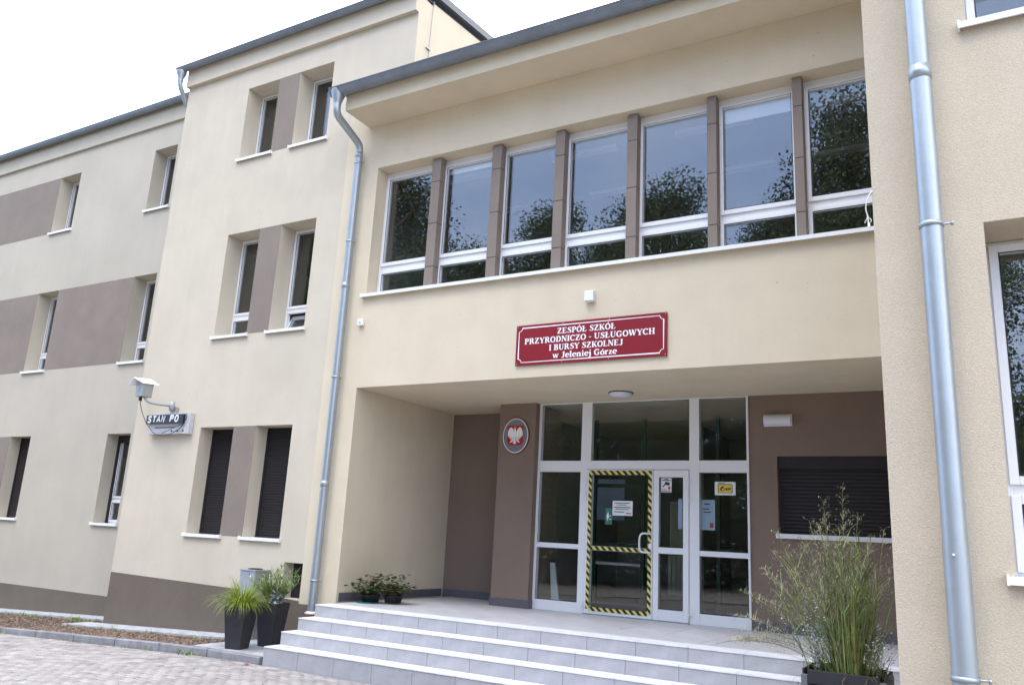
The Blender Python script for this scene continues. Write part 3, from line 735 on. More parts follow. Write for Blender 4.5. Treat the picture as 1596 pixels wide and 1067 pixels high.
for k in range(7):
    a = (edges[k][0]+edges[k][1])/2 if k else OX0; b = (edges[k+1][0]+edges[k+1][1])/2 if k < 6 else OX1
    fr = MB(); z0, z1 = 5.482, 7.66
    fl_, fr_ = (0.075 if k else 0.05), 0.055
    fr.box(a+0.002, a+fl_, YG, YG+0.08, z0, z1); fr.box(b-fr_, b-0.002, YG, YG+0.08, z0, z1)
    fr.box(a+fl_, b-fr_, YG, YG+0.08, z1-0.045, z1); fr.box(a+fl_, b-fr_, YG, YG+0.08, z0, z0+0.06); fr.box(a+fl_, b-fr_, YG+0.004, YG+0.076, 5.96, 6.035)
    f = part(fr, 'window', WHITE, eb, 0.003)
    gx0, gx1 = a+fl_+0.04, b-fr_-0.045
    for (c, d) in ((6.10, 7.588), (5.595, 5.897)):
        s = MB(); ring(s, gx0-0.052, gx1+0.052, c-0.062, d+0.038 if c > 6 else d+0.058, 0.052, YG-0.02, YG+0.055, wb=0.062)
        part(s, 'sash', WHITE, f, 0.004)
        pane(gx0-0.004, gx1+0.004, c-0.004, d+0.01, YG+0.012, f); gasket(gx0-0.001, gx1+0.001, c-0.001, d+0.001, YG-0.019, f)
    # head filler between frame and opening head
    part(MB().box(a+0.001, b-0.001, YG+0.012, YG+0.07, 7.661, 7.727), 'head_profile', WHITE, f)
    if k in (1, 5): part(MB().box(gx0+0.0, gx1, YG+0.07, YG+0.075, 7.39 if k == 5 else 7.50, 7.60), 'blind', BLIND, f)
for a, b in POSTS:
    core = MB().box(a+0.006, b-0.006, 9.79, YG-0.022, 5.484, 7.715); p = part(core, 'mullion_post', GASK, eb)
    zz = [5.484, 5.86, 6.59, 7.31, 7.722]
    for i in range(4):
        c_ = MB(); c_.box(a, b, 9.782, YG-0.021, zz[i]+0.004, zz[i+1]-0.004)
        part(c_, 'cladding_panel', BROWN, p, 0.004)
sl = MB(); sl.box(OX0-0.05, -0.43, YF-0.075, YF-0.062, 5.432, 5.484); sl.box(OX0-0.05, -0.43, YF-0.062, YG, 5.474, 5.484); part(sl, 'sill', SILLM, eb)
part(MB().box(OX0-0.062, OX0-0.0505, YF-0.08, YF-0.001, 5.428, 5.50), 'end_cap', SILLM, eb)
# lobby behind the glazed front
rm = MB(); rm.box(-6.8, -0.5, 16.4, 16.6, 0.5, 3.95); rm.box(-6.9, -6.75, 12.5, 16.4, 0.5, 3.95); rm.box(-0.9, -0.75, 12.1, 16.4, 0.5, 3.95); rm.box(-4.6, -4.35, 14.6, 16.4, 0.72, 3.95)
part(rm, 'room_wall', INTW, eb)
part(MB().box(-6.75, -0.9, 11.83, 16.4, 0.4, 0.715), 'room_floor', INTF, eb)
# tiled skirting of the recess
sk = [((-8.44, 9.74, 0), 'x', 9.74, 12.47), ((-8.43, 12.473, 0), 'y', -8.428, -6.93)]
skm = tile_mesh(0.297, 0.010, 0.125, SKIRT, 'skirting_tile'); skm2 = tile_mesh(0.010, 0.297, 0.125, SKIRT, 'skirting_tile')
y = 9.74
while y < 12.3: share(skm2, 'skirting_tile', eb, (-8.439, y, 0.722)); y += 0.30
x = -8.42
while x < -7.0: share(skm, 'skirting_tile', eb, (x, 12.472, 0.722)); x += 0.30
cb = MB().box(-6.925, -6.215, 11.586, 11.599, 0.722, 0.848); part(cb, 'skirting_tile', SKIRT, eb); 
part(MB().box(-6.228, -6.216, 11.6, 11.755, 0.722, 0.848), 'skirting_tile', SKIRT, eb); part(MB().box(-6.924, -6.911, 11.6, 12.46, 0.722, 0.848), 'skirting_tile', SKIRT, eb)
x = -2.818
while x < -0.9: share(skm, 'skirting_tile', eb, (x, 11.749, 0.722)); x += 0.30
# downpipe of the entrance block
part(MB().lathe([(0.125, 0.06), (0.12, 0.0), (0.075, -0.13), (0.066, -0.17)], (-8.80, 8.935, 8.80)), 'gutter_outlet', ZINC, eb)
DPX, DPY = -8.80, 9.585
pipe(eb, smooth([(-8.80, 8.935, 8.68), (-8.80, 8.935, 8.44), (-8.80, DPY, 8.17), (-8.80, DPY, 7.9), (-8.80, DPY, 0.52)]), 0.063,
     clamps=[(DPX, DPY, z) for z in (7.83, 6.42, 4.12, 1.0)], sleeves=[(DPX, DPY, z) for z in (7.98, 5.65, 2.44)])
part(MB().tube([(DPX, DPY, 0.1), (DPX, DPY, 0.53)], 0.075, 18), 'drain_socket', TERRA, eb)
part(MB().lathe([(0.066, 0.0), (0.10, -0.02), (0.10, -0.04), (0.066, -0.04)], (DPX, DPY, 0.56)), 'collar', PLAST, eb)

mk = MB(); rk = random.Random(4)
for _ in range(20):
    x = rk.uniform(-8.9, -0.9); z = rk.choice([rk.uniform(4.2, 5.3), rk.uniform(7.9, 8.4)]); mk.lathe([(0, -.0012), (rk.uniform(.004, .009), -.001)], (x, YF-0.0005, z), 'y', 7)
tag(part(mk, 'plaster_marks', KERB, eb), kind='stuff')
mk = MB()
for _ in range(26):
    x = rk.uniform(-13.5, -9.4); z = rk.choice([rk.uniform(3.6, 4.9), rk.uniform(7.2, 8.4), rk.uniform(1.0, 1.4)]); mk.lathe([(0, -.0012), (rk.uniform(.005, .010), -.001)], (x, YM-0.0005, z), 'y', 7)
tag(part(mk, 'plaster_marks', KERB, mbk), kind='stuff')

# ------------------------------------------------------------------ RIGHT WING
YW, XW = 5.245, -0.429
rw = thing('school_wing', (3, YW, 0), 'cream right wing of the school with coarse stucco close at the right edge', 'building')
WH = [(0.165, 1.65, 1.69, 3.717), (0.165, 1.65, 5.05, 7.0), (3.2, 4.7, 1.69, 3.717), (3.2, 4.7, 5.05, 7.0)]
part(wall_grid(XW, 9.0, -0.2, 11.6, YW, YW+0.5, WH), 'wall', CREAMR, rw)
sw_ = MB(); sw_.box(XW, XW+0.4, YW+0.5, 18, -0.2, 11.6); sw_.box(8.6, 9.0, YW+0.5, 18, -0.2, 11.6); sw_.box(XW+0.4, 8.6, 17.6, 18, -0.2, 11.6); part(sw_, 'side_wall', CREAMR, rw)
part(MB().box(XW-0.005, 9.0, YW-0.006, YW+0.1, -0.2, 0.60), 'plinth', PLINTH, rw)
roof(XW-0.3, 9.2, YW-0.3, 18, 11.7, 13.0, rw)
fl = MB()
for z in (1.0, 4.3, 7.6): fl.box(XW+0.4, 8.6, YW+0.5, 17.6, z-0.15, z)
fl.box(XW+0.4, 8.6, YW+0.5, 17.6, 11.4, 11.6); fl.box(XW+0.4, 8.6, 9.5, 9.7, 0, 11.4); part(fl, 'floor_slab', INTW, rw)
for (a, b, c, d) in WH:
    fr = MB(); yf = YW+0.385; z0, z1 = c, d
    low = c < 3; t0, t1 = (c+0.46, c+0.52) if low else (c+0.5, c+0.56)
    ring(fr, a+0.001, b-0.001, z0, z1-0.002, 0.03, yf, yf+0.08); fr.box(a+0.03, b-0.03, yf+0.004, yf+0.07, t0, t1)
    f = part(fr, 'window', WHITE, rw, 0.003)
    for (p, q) in ((t1+0.006, z1-0.03), (z0+0.03, t0-0.006)):
        s = MB(); ring(s, a+0.02, b-0.02, p-0.006, q+0.006, 0.052, yf-0.018, yf+0.05); part(s, 'sash', WHITE, f, 0.004)
        pane(a+0.06, b-0.06, p+0.035, q-0.035, yf+0.012, f); gasket(a+0.072, b-0.072, p+0.046, q-0.046, yf-0.017, f)
    if low: part(MB().box(a+0.05, b-0.05, yf+0.12, yf+0.13, d-0.30, d-0.04), 'blind', mat('olive_blind', (0.10, 0.11, 0.08), 0.8), f)
    sill(a, b, c, YW, yf, f, 0.045, 0.02); sill_cap(a, b, c, YW, f, 0.045, 0.02)
PX, PY = -0.105, 5.12
pipe(rw, [(PX, PY, 11.4), (PX, PY, 4.74)], 0.0595, clamps=[(PX, PY, 6.6)])
pipe(rw, [(PX, PY, 4.73), (PX, PY, 1.84)], 0.0625, clamps=[(PX, PY, 3.69)], sleeves=[(PX, PY, 4.70)])
pipe(rw, [(PX, PY, 1.85), (PX, PY, 0.05)], 0.0655, clamps=[(PX, PY, 1.165)])
part(MB().lathe([(0, 0), (0.007, 0), (0.007, 0.006), (0, 0.006)], (PX-0.01, PY-0.072, 1.79), 'y', 8), 'rivet', PLAST, rw)
gutter(XW-0.3, 9.0, YW-0.38, 11.64, 0.1, rw)
# loose wire ends at the corner of the wing
wr = MB(); wr.tube(smooth([(-0.425, 5.24, 4.02), (-0.45, 5.20, 3.97), (-0.468, 5.19, 3.89), (-0.455, 5.19, 3.83)]), 0.004, 6)
wr.tube([(-0.455, 5.19, 3.83), (-0.475, 5.19, 3.79)], 0.003, 6); wr.tube([(-0.455, 5.19, 3.83), (-0.435, 5.18, 3.80), (-0.44, 5.18, 3.785)], 0.003, 6); wr.tube([(-0.457, 5.19, 3.84), (-0.452, 5.18, 3.775)], 0.004, 6)
o = wr.build('loose_cable', CABW); tag(o, 'frayed white cable end hanging from the corner of the right wing', 'cable')
wv = MB().box(-0.457, -0.444, 5.172, 5.188, 3.755, 3.782); o2 = wv.build('connector', PLAST, o)

# ------------------------------------------------------------------ GLAZED ENTRANCE
YD = 11.761
ge = thing('glazed_entrance', (-4.5, YD, 0.721), 'white framed glass entrance front with double door and black and yellow tape', 'entrance door')
Z0, ZT = 0.722, 3.953
fr = MB()
for a, b in ((-6.228, -6.18), (-5.457, -5.345), (-3.695, -3.545), (-2.855, -2.8245)): fr.box(a, b, YD-0.03, YD+0.06, Z0, ZT)
fr.box(-5.345, -5.28, YD-0.03, YD+0.06, 2.885, ZT)
for a, b in ((-6.18, -5.457), (-3.545, -2.855)):
    fr.box(a, b, YD-0.028, YD+0.058, Z0, 0.875); fr.box(a, b, YD-0.028, YD+0.058, 1.66, 1.735); fr.box(a, b, YD-0.028, YD+0.058, 2.842, 3.02); fr.box(a, b, YD-0.028, YD+0.058, 3.932, ZT)
fr.box(-5.28, -3.695, YD-0.028, YD+0.058, 2.885, 3.02); fr.box(-5.28, -3.695, YD-0.028, YD+0.058, 3.932, ZT)
part(fr, 'frame', WHITE, ge, 0.004)
for (a, b, c, d) in ((-6.18, -5.457, 3.02, 3.932), (-5.28, -3.695, 3.02, 3.932), (-3.545, -2.855, 3.02, 3.932), (-6.18, -5.457, 1.735, 2.842), (-6.18, -5.457, 0.875, 1.66), (-3.545, -2.855, 1.735, 2.842), (-3.545, -2.855, 0.875, 1.66)):
    o = pane(a-0.005, b+0.005, c-0.005, d+0.005, YD, ge, GLASSD); gasket(a+0.001, b-0.001, c+0.001, d-0.001, YD-0.026, o)
def door(x0, x1, gx0, gx1, zs_, label):
    mb = MB(); z0, z1 = 0.735, 2.878; y0, y1 = YD-0.045, YD+0.03
    mb.box(x0, gx0, y0, y1, z0, z1); mb.box(gx1, x1, y0, y1, z0, z1)
    zz = [z0] + [q for r_ in zs_ for q in r_] + [z1]
    for i in range(0, len(zz), 2): mb.box(gx0, gx1, y0+0.002, y1-0.002, zz[i], zz[i+1])
    d_ = part(mb, 'door', WHITE, ge, 0.004); d_['label'] = label
    for (c, d) in zs_:
        pane(gx0-0.005, gx1+0.005, c-0.005, d+0.005, YD-0.02, d_, GLASSD); gasket(gx0+0.001, gx1-0.001, c+0.001, d-0.001, YD-0.046, d_)
    return d_
d1 = door(-5.338, -4.247, -5.245, -4.31, [(0.80, 1.659), (1.725, 2.80)], 'wide door leaf edged with black and yellow striped tape')
d2 = door(-4.239, -3.70, -4.152, -3.785, [(0.89, 1.664), (1.756, 2.767)], 'narrow door leaf')
yt = YD-0.0485
tp = [(-5.30, -5.247, 0.80, 2.862), (-4.32, -4.265, 0.80, 2.862), (-5.247, -4.32, 2.80, 2.862), (-5.247, -4.32, 1.665, 1.72), (-5.247, -4.32, 0.775, 0.832)]
for a, b, c, d in tp: part(MB().box(a, b, yt-0.0012, yt+0.001, c, d), 'hazard_tape', TAPE, d1)
part(MB().tube(smooth([(-4.28, YD-0.05, 1.94), (-4.28, YD-0.11, 1.94), (-4.42, YD-0.13, 1.94), (-4.42, YD-0.13, 1.67), (-4.28, YD-0.11, 1.67), (-4.28, YD-0.05, 1.67)]), 0.014, 12), 'handle', WHITE, d1)
part(MB().box(-4.30, -4.26, YD-0.06, YD-0.0455, 1.72, 1.80), 'lock_plate', PLAST, d1)
for dd, hx in ((d1, -5.342), (d2, -3.697)):
    for z in (2.68, 2.45, 0.85):
        h_ = MB(); h_.tube([(hx, YD-0.062, z-0.05), (hx, YD-0.062, z+0.05)], 0.012, 10); h_.box(hx-0.045, hx+0.045, YD-0.056, YD-0.046, z-0.012, z+0.012); part(h_, 'hinge', PLAST, dd)
part(MB().box(-5.35, -3.69, YD-0.055, YD-0.032, 0.722, 0.734), 'threshold', ZINC, ge)

# notices on the glass
def notice(name, label, cat, x0, x1, z0, z1, y, base, prints):
    o = MB().box(x0, x1, y-0.0015, y, z0, z1).build(name, base); tag(o, label, cat)
    for k, (pts, m_) in enumerate(prints):
        W_, H_ = x1-x0, z1-z0
        MB().prism([(x0+a*W_, z0+b*H_) for a, b in pts], y-0.0025-0.0003*k, y-0.0016).build('print', m_, o)
    return o
def rect(a, b, c, d): return [(a, c), (b, c), (b, d), (a, d)]
yn = YD-0.0235
notice('notice', 'white paper notice taped to the wide door leaf', 'notice', -4.90, -4.575, 2.19, 2.41, yn, PAPER,
       [(rect(.1, .85, .82, .87), PRINT), (rect(.2, .7, .70, .74), PRINT), (rect(.08, .9, .52, .58), PRINT), (rect(.15, .8, .40, .44), PRINT), (rect(.08, .6, .22, .27), PRINT), (rect(.68, .92, .12, .2), PRINTR)])
notice('sticker', 'dark green symbol sticker left of the white paper notice', 'sticker', -5.02, -4.905, 2.05, 2.295, yn, GREENP,
       [([(.3, .2), (.55, .45), (.45, .8), (.2, .55)], PAPER), (rect(.6, .85, .3, .36), PAPER), (rect(.6, .85, .5, .56), PAPER)])
notice('camera_notice', 'white camera warning sign with red dot on the narrow door leaf', 'sign', -4.13, -3.965, 2.55, 2.765, yn, PAPER,
       [(rect(.33, .68, .87, .92), PRINT), (rect(.1, .92, .78, .84), PRINT), ([(.35, .52), (.78, .46), (.86, .64), (.42, .74)], PRINT), ([(.12, .42), (.25, .36), (.4, .5), (.36, .62), (.28, .48)], PRINT),
        ([(.78+.12*math.cos(t*math.pi/5), .30+.11*math.sin(t*math.pi/5)) for t in range(10)], PRINTR), (rect(.06, .55, .16, .2), PRINTR), (rect(.06, .95, .05, .1), PRINTR)])
ym = YD-0.0035
notice('security_sticker', 'yellow and white security sticker on the right side pane', 'sticker', -3.325, -3.025, 2.525, 2.715, ym, PAPER,
       [([(.16, .16), (.84, .16), (.86, .2), (.86, .78), (.82, .84), (.18, .84), (.15, .8), (.15, .2)], PRINT), (rect(.185, .825, .20, .80), YEL), ([(.24, .42), (.36, .28), (.44, .34), (.42, .6), (.48, .74), (.32, .62)], PRINT),
        ([(.33, .42), (.38, .36), (.42, .44), (.37, .5)], PAPER), (rect(.48, .52, .36, .56), PRINT), (rect(.54, .60, .36, .54), PRINT), (rect(.62, .68, .36, .56), PRINT), (rect(.70, .77, .40, .56), PRINT), (rect(.2, .5, .88, .92), PRINT)])
notice('poster', 'bluish printed poster behind the glass beside the narrow door leaf', 'poster', -3.90, -3.35, 2.03, 2.46, YD+0.09, PAPERB,
       [(rect(.1, .5, .86, .89), PRINT), (rect(.12, .45, .70, .72), PRINT), (rect(.1, .52, .62, .65), PRINT), (rect(.72, .86, .84, .88), PRINT), (rect(.68, .85, .68, .71), PRINT), (rect(.7, .9, .58, .61), PRINT), (rect(.86, .96, .08, .24), PRINTR)])
# things inside the lobby
vf = thing('vestibule_frame', (-4.4, 13.2, 0.72), 'dark green inner door frame standing in the lobby behind the entrance doors', 'door frame')
GRF = mat('dark_green_frame', (0.03, 0.075, 0.06), 0.5, var=0.05)
for x in (-5.9, -5.0, -4.12, -3.72, -3.0): part(MB().box(x, x+0.06, 13.2, 13.27, 0.72, 3.9), 'post', GRF, vf)
for z in (2.72, 1.72): part(MB().box(-5.84, -5.0, 13.205, 13.265, z, z+0.06), 'rail', GRF, vf); part(MB().box(-3.66, -3.0, 13.205, 13.265, z, z+0.06), 'rail', GRF, vf)
rd = thing('radiator', (-4.95, 13.6, 0.9), 'cream panel radiator inside the lobby seen through the narrow door leaf', 'radiator')
part(MB().box(-4.95, -4.55, 14.45, 14.53, 0.95, 1.62), 'panel', RADI, rd)
fb = MB()
for i in range(5): fb.box(-4.945+i*0.08, -4.88+i*0.08, 14.43, 14.45, 0.97, 1.60)
part(fb, 'fins', RADI, rd)
nb = thing('information_board', (-4.9, 14.5, 2), 'pale information panel above the radiator in the lobby', 'board')
part(MB().box(-4.93, -4.60, 14.53, 14.55, 1.72, 2.55), 'panel', mat('pale_green_board', (0.52, 0.57, 0.42), 0.7), nb)
part(MB().box(-4.95, -4.58, 14.551, 14.57, 1.70, 2.57), 'frame', PLAST, nb)
for i, (x, z, wd, hh, lab) in enumerate([(-6.3, 2.2, .55, .75, 'pale poster on the left lobby wall behind the side pane'), (-5.4, 2.25, .8, .5, 'white notice board on the rear lobby wall')]):
    o = MB().box(x, x+wd, 14.3 if i == 0 else 16.33, 14.32 if i == 0 else 16.36, z, z+hh).build('notice_board', PAPERB if i == 0 else BLIND); tag(o, lab, 'board')
tb = thing('table', (-5.4, 13.6, 0.72), 'small dark table standing in the lobby behind the door', 'table')
part(MB().box(-6.2, -4.9, 13.3, 14.0, 1.42, 1.46), 'table_top', PLAST, tb)
for x in (-6.15, -4.98):
    for y in (13.34, 13.92): part(MB().box(x, x+0.04, y, y+0.04, 0.72, 1.42), 'leg', GASK, tb)
pl = thing('leaning_panel', (-6.05, 12.3, 0.72), 'white panel leaning against the lobby wall behind the lower left pane', 'panel')
lp = MB(); lp.v = [(-6.12,12.2,.722),(-5.98,12.2,.722),(-6.12,12.25,1.42),(-6.2,12.25,1.42),(-6.12,12.24,.722),(-5.98,12.24,.722),(-6.12,12.29,1.42),(-6.2,12.29,1.42)]; lp.f = [(0,1,2,3),(7,6,5,4),(0,4,5,1),(1,5,6,2),(2,6,7,3),(3,7,4,0)]
part(lp, 'board', PLAST, pl)

# ------------------------------------------------------------------ SIGN BOARD with serif lettering
sg = thing('school_sign', (-4.44, YF-0.03, 4.4), 'crimson school name board with white serif letters above the entrance', 'sign')
SX0, SX1, SZ0, SZ1 = -5.552, -3.326, 4.123, 4.703
part(MB().box(SX0, SX1, YF-0.03, YF-0.008, SZ0, SZ1), 'board', RED, sg, 0.002)
YT = YF-0.0305
def ribbon(mb, pts, w_, y, closed=False):
    k = len(pts); P = [Vector((a, b)) for a, b in pts]; Lf, Rt = [], []
    for i in range(k):
        if closed: d = (P[(i+1) % k]-P[i-1]).normalized()
        else: d = (P[min(i+1, k-1)]-P[max(i-1, 0)]).normalized()
        n_ = Vector((-d.y, d.x)); ww = w_[i] if isinstance(w_, list) else w_
        sc = 1.0
        if 0 < i < k-1 or closed:
            d1_ = (P[(i+1) % k]-P[i]).normalized(); c_ = max(0.5, abs(d.dot(d1_))); sc = 1/c_
        Lf.append(P[i]+n_*ww*0.5*sc); Rt.append(P[i]-n_*ww*0.5*sc)
    m_ = k if closed else k-1
    for i in range(m_):
        j = (i+1) % k
        mb.quad((Rt[i].x, y, Rt[i].y), (Rt[j].x, y, Rt[j].y), (Lf[j].x, y, Lf[j].y), (Lf[i].x, y, Lf[i].y))
bd = MB(); mgx, mgz, rr_ = 0.045, 0.042, 0.05
x0, x1, z0, z1 = SX0+mgx, SX1-mgx, SZ0+mgz, SZ1-mgz
def notch(cx, cz, a0):
    return [(cx+rr_*math.cos(a0-i*math.pi/12), cz+rr_*math.sin(a0-i*math.pi/12)) for i in range(7)]
pp = notch(x0, z0, math.pi/2) + notch(x1, z0, math.pi) + notch(x1, z1, -math.pi/2) + notch(x0, z1, 0)
ribbon(bd, pp, 0.009, YT-0.0006, True); part(bd, 'border_line', LETT, sg)
scb = MB()
for (x, z) in ((SX0+.02, SZ0+.02), (SX1-.02, SZ0+.02), (SX0+.02, SZ1-.02), (SX1-.02, SZ1-.02), (-4.82, SZ1-.017), (-4.13, SZ1-.017), (-4.82, SZ0+.017), (-4.13, SZ0+.017)):
    scb.lathe([(0, -.004), (.007, -.003), (.008, 0)], (x, YF-0.0305, z), 'y', 8)
part(scb, 'screws', ZINC, sg)
T, t_, sf = 0.23, 0.10, 0.085
def arc(cx, cz, rx, rz, a0, a1, n=10): return [(cx+rx*math.cos(R(a0+(a1-a0)*i/n)), cz+rz*math.sin(R(a0+(a1-a0)*i/n))) for i in range(n+1)]
def aw(pts_n, f): return [f(i/(pts_n-1)) for i in range(pts_n)]
def serif(x, z, w_=0.36): return ([(x-w_/2, z), (x+w_/2, z)], sf)
def V(x, w_=T, z0=0.0, z1=1.0, s0=True, s1=True, sw=0.38):
    o = [([(x, z0), (x, z1)], w_)]
    if s0: o.append(serif(x, z0+sf/2, sw))
    if s1: o.append(serif(x, z1-sf/2, sw))
    return o
def bowl(cx, cz, rx, rz, a0=90, a1=-90): 
    p = arc(cx, cz, rx, rz, a0, a1, 10); return (p, [t_+(T-t_)*abs(math.cos(R(a0+(a1-a0)*i/10))) for i in range(11)])
def oring(cx, cz, rx, rz, a0=0, a1=360, n=20):
    p = arc(cx, cz, rx, rz, a0, a1, n); return (p, [t_+(T-t_)*abs(math.cos(R(a0+(a1-a0)*i/n))) for i in range(n+1)])
def acc(x, z): return ([(x-0.04, z), (x+0.14, z+0.2)], 0.10)
GL = {
 'I': (V(.22), .46), 'Z': ([([(.08, .95), (.72, .95)], t_), ([(.62, .9), (.14, .1)], T), ([(.08, .05), (.76, .05)], t_), ([(.12, .95), (.12, .72)], .07), ([(.72, .05), (.72, .3)], .07)], .84),
 'E': (V(.22)+[([(.2, .955), (.72, .955)], sf), ([(.2, .045), (.76, .045)], sf), ([(.2, .5), (.55, .5)], sf), ([(.69, .96), (.69, .74)], .07), ([(.73, .04), (.73, .28)], .07), ([(.53, .38), (.53, .62)], .07)], .84),
 'S': ([( [(.66, .82), (.52, .94), (.32, .93), (.2, .8), (.24, .64), (.42, .53), (.58, .43), (.65, .27), (.56, .1), (.34, .05), (.12, .2)], [.1, .1, .12, .19, .22, .23, .23, .2, .13, .1, .09]), ([(.66, .98), (.66, .72)], .07), ([(.1, .02), (.1, .3)], .07)], .78),
 'P': (V(.22)+[([(.2, .955), (.42, .955)], sf), bowl(.42, .72, .24, .235), ([(.2, .485), (.42, .485)], sf)], .80),
 'O': ([oring(.46, .5, .34, .45)], .94), 'L': (V(.22)+[([(.2, .045), (.7, .045)], sf), ([(.68, .04), (.68, .32)], .07)], .78),
 'K': (V(.22)+[([(.3, .42), (.72, .93)], t_), ([(.42, .56), (.76, .07)], T), serif(.74, .955, .28), serif(.78, .045, .3)], .94),
 'R': (V(.22)+[([(.2, .955), (.42, .955)], sf), bowl(.42, .73, .22, .225), ([(.2, .505), (.44, .505)], sf), ([(.5, .5), (.76, .07)], T*.9), serif(.8, .045, .22)], .92),
 'Y': ([([(.16, .95), (.45, .45)], T), ([(.74, .95), (.47, .45)], t_), ([(.45, .5), (.45, .02)], T), serif(.16, .955, .34), serif(.76, .955, .28), serif(.45, .045, .38)], .88),
 'D': (V(.22)+[([(.2, .955), (.42, .955)], sf), bowl(.42, .5, .34, .455), ([(.2, .045), (.42, .045)], sf)], .92),
 'N': (V(.16, t_, sw=.28)+V(.78, t_, s0=False, sw=.28)+[([(.2, .96), (.76, .06)], T)], .94),
 'C': ([oring(.46, .5, .34, .45, 42, 318), ([(.76, .95), (.76, .68)], .07)], .86),
 'G': ([oring(.46, .5, .34, .45, 42, 318), ([(.76, .95), (.76, .68)], .07), ([(.72, .42), (.72, .06)], T*.8), serif(.7, .44, .34)], .96),
 'U': ([([(.2, .98), (.2, .3)], T), (arc(.46, .32, .26, .27, 180, 360, 8), [T, .2, .16, .12, .11, .1, .1, .1, .1]), ([(.72, .98), (.72, .3)], t_), serif(.2, .955, .38), serif(.74, .955, .28)], .92),
 'W': ([([(.14, .97), (.36, .05)], T), ([(.62, .95), (.38, .05)], t_), ([(.6, .97), (.82, .05)], T), ([(1.08, .97), (.84, .05)], t_), serif(.14, .955, .32), serif(.60, .955, .3), serif(1.08, .955, .26)], 1.22),
 'H': (V(.22)+V(.76)+[([(.22, .5), (.76, .5)], sf)], .98),
 'B': (V(.22)+[([(.2, .955), (.42, .955)], sf), bowl(.42, .74, .2, .215), ([(.2, .51), (.44, .51)], sf), bowl(.44, .27, .24, .235), ([(.2, .045), (.44, .045)], sf)], .86),
 'J': ([([(.42, .98), (.42, .2)], T), serif(.42, .955, .38), ([(.42, .25), (.36, .06), (.2, .02), (.08, .1)], [T, .16, .1, .14])], .66),
 '-': ([([(.05, .4), (.4, .4)], .12)], .5), ' ': ([], .38),
 'w': ([([(.1, .66), (.28, .04)], T*.9), ([(.5, .62), (.32, .04)], t_), ([(.48, .66), (.66, .04)], T*.9), ([(.88, .66), (.7, .04)], t_), serif(.12, .65, .26), serif(.5, .65, .2), serif(.88, .65, .22)], 1.0),
 'e': ([oring(.36, .34, .25, .3, 0, 315, 16), ([(.14, .36), (.6, .36)], .08)], .70), 'l': (V(.2, z1=1.0, sw=.36), .44), 'i': (V(.2, z1=.66, sw=.36)+[([(.2, .80), (.2, .98)], .2)], .44),
 'n': (V(.18, z1=.66, sw=.34)+[(arc(.4, .42, .2, .2, 150, 0, 6), [.1, .12, .14, .18, .2, T, T]), ([(.6, .42), (.6, .02)], T), serif(.6, .045, .34)], .82),
 'j': ([([(.24, .66), (.24, -.1)], T), serif(.18, .63, .28), ([(.24, -.08), (.16, -.24), (.0, -.2)], [T, .12, .12]), ([(.24, .80), (.24, .98)], .2)], .46),
 'r': (V(.18, z1=.66, sw=.34)+[([(.26, .45), (.4, .62), (.54, .54)], [.1, .12, .2])], .60), 'z': ([([(.06, .62), (.5, .62)], sf), ([(.44, .6), (.12, .08)], T*.9), ([(.06, .045), (.54, .045)], sf), ([(.52, .04), (.52, .22)], .06)], .60),
 'o': ([oring(.36, .33, .25, .3)], .72)}
GL['Ł'] = (GL['L'][0]+[([(.02, .36), (.52, .64)], .1)], .80); GL['Ó'] = (GL['O'][0]+[acc(.46, 1.04)], .94); GL['ó'] = (GL['o'][0]+[acc(.36, .74)], .72)
def text_line(s_, xc, zb, cap, width, y):
    tot = sum(GL[c][1] for c in s_); k = width/tot; x = xc-width/2
    for ch in s_:
        if ch != ' ':
            mb = MB()
            for q, (pts, w_) in enumerate(GL[ch][0]):
                ww = [a*(k+cap)/2 for a in w_] if isinstance(w_, list) else w_*(k+cap)/2
                ribbon(mb, [(x+a*k, zb+b*cap) for a, b in pts], ww, y-0.0004*(q+1))
            part(mb, 'letter', LETT, sg)
        x += GL[ch][1]*k
text_line('ZESPÓŁ SZKÓŁ', -4.47, SZ0+0.415, 0.082, 0.87, YT); text_line('PRZYRODNICZO - USŁUGOWYCH', -4.45, SZ0+0.300, 0.082, 1.93, YT)
text_line('I BURSY SZKOLNEJ', -4.475, SZ0+0.185, 0.082, 1.10, YT); text_line('w Jeleniej Górze', -4.485, SZ0+0.073, 0.085, 0.95, YT)

# ------------------------------------------------------------------ oval emblem with the eagle
em = thing('oval_emblem', (-6.585, 11.58, 3.415), 'oval state emblem plaque, white eagle on red shield, fixed to the brown column', 'emblem')
ex, ez = -6.585, 3.415
def ell(rx, rz, y0, y1, n=40): return MB().prism([(ex+rx*math.cos(2*math.pi*i/n), ez+rz*math.sin(2*math.pi*i/n)) for i in range(n)], y0, y1)
part(ell(.252, .298, 11.578, 11.599), 'rim', DARKRED, em); part(ell(.240, .286, 11.5755, 11.5779), 'white_line', LETT, em); part(ell(.226, .271, 11.573, 11.5754), 'field', OVALG, em)
part(MB().prism([(ex-.15, ez+.165), (ex-.15, ez-.10), (ex-.135, ez-.135), (ex-.10, ez-.155), (ex-.03, ez-.158), (ex, ez-.175), (ex+.03, ez-.158), (ex+.10, ez-.155), (ex+.135, ez-.135), (ex+.15, ez-.10), (ex+.15, ez+.165)], 11.5705, 11.5729), 'shield', SHRED, em)
eg = MB(); ye = [11.5695]
def ep(pts, m_=None):
    ye[0] -= 0.0004; eg.prism([(ex+a, ez+b) for a, b in pts], ye[0], ye[0]+0.0003)
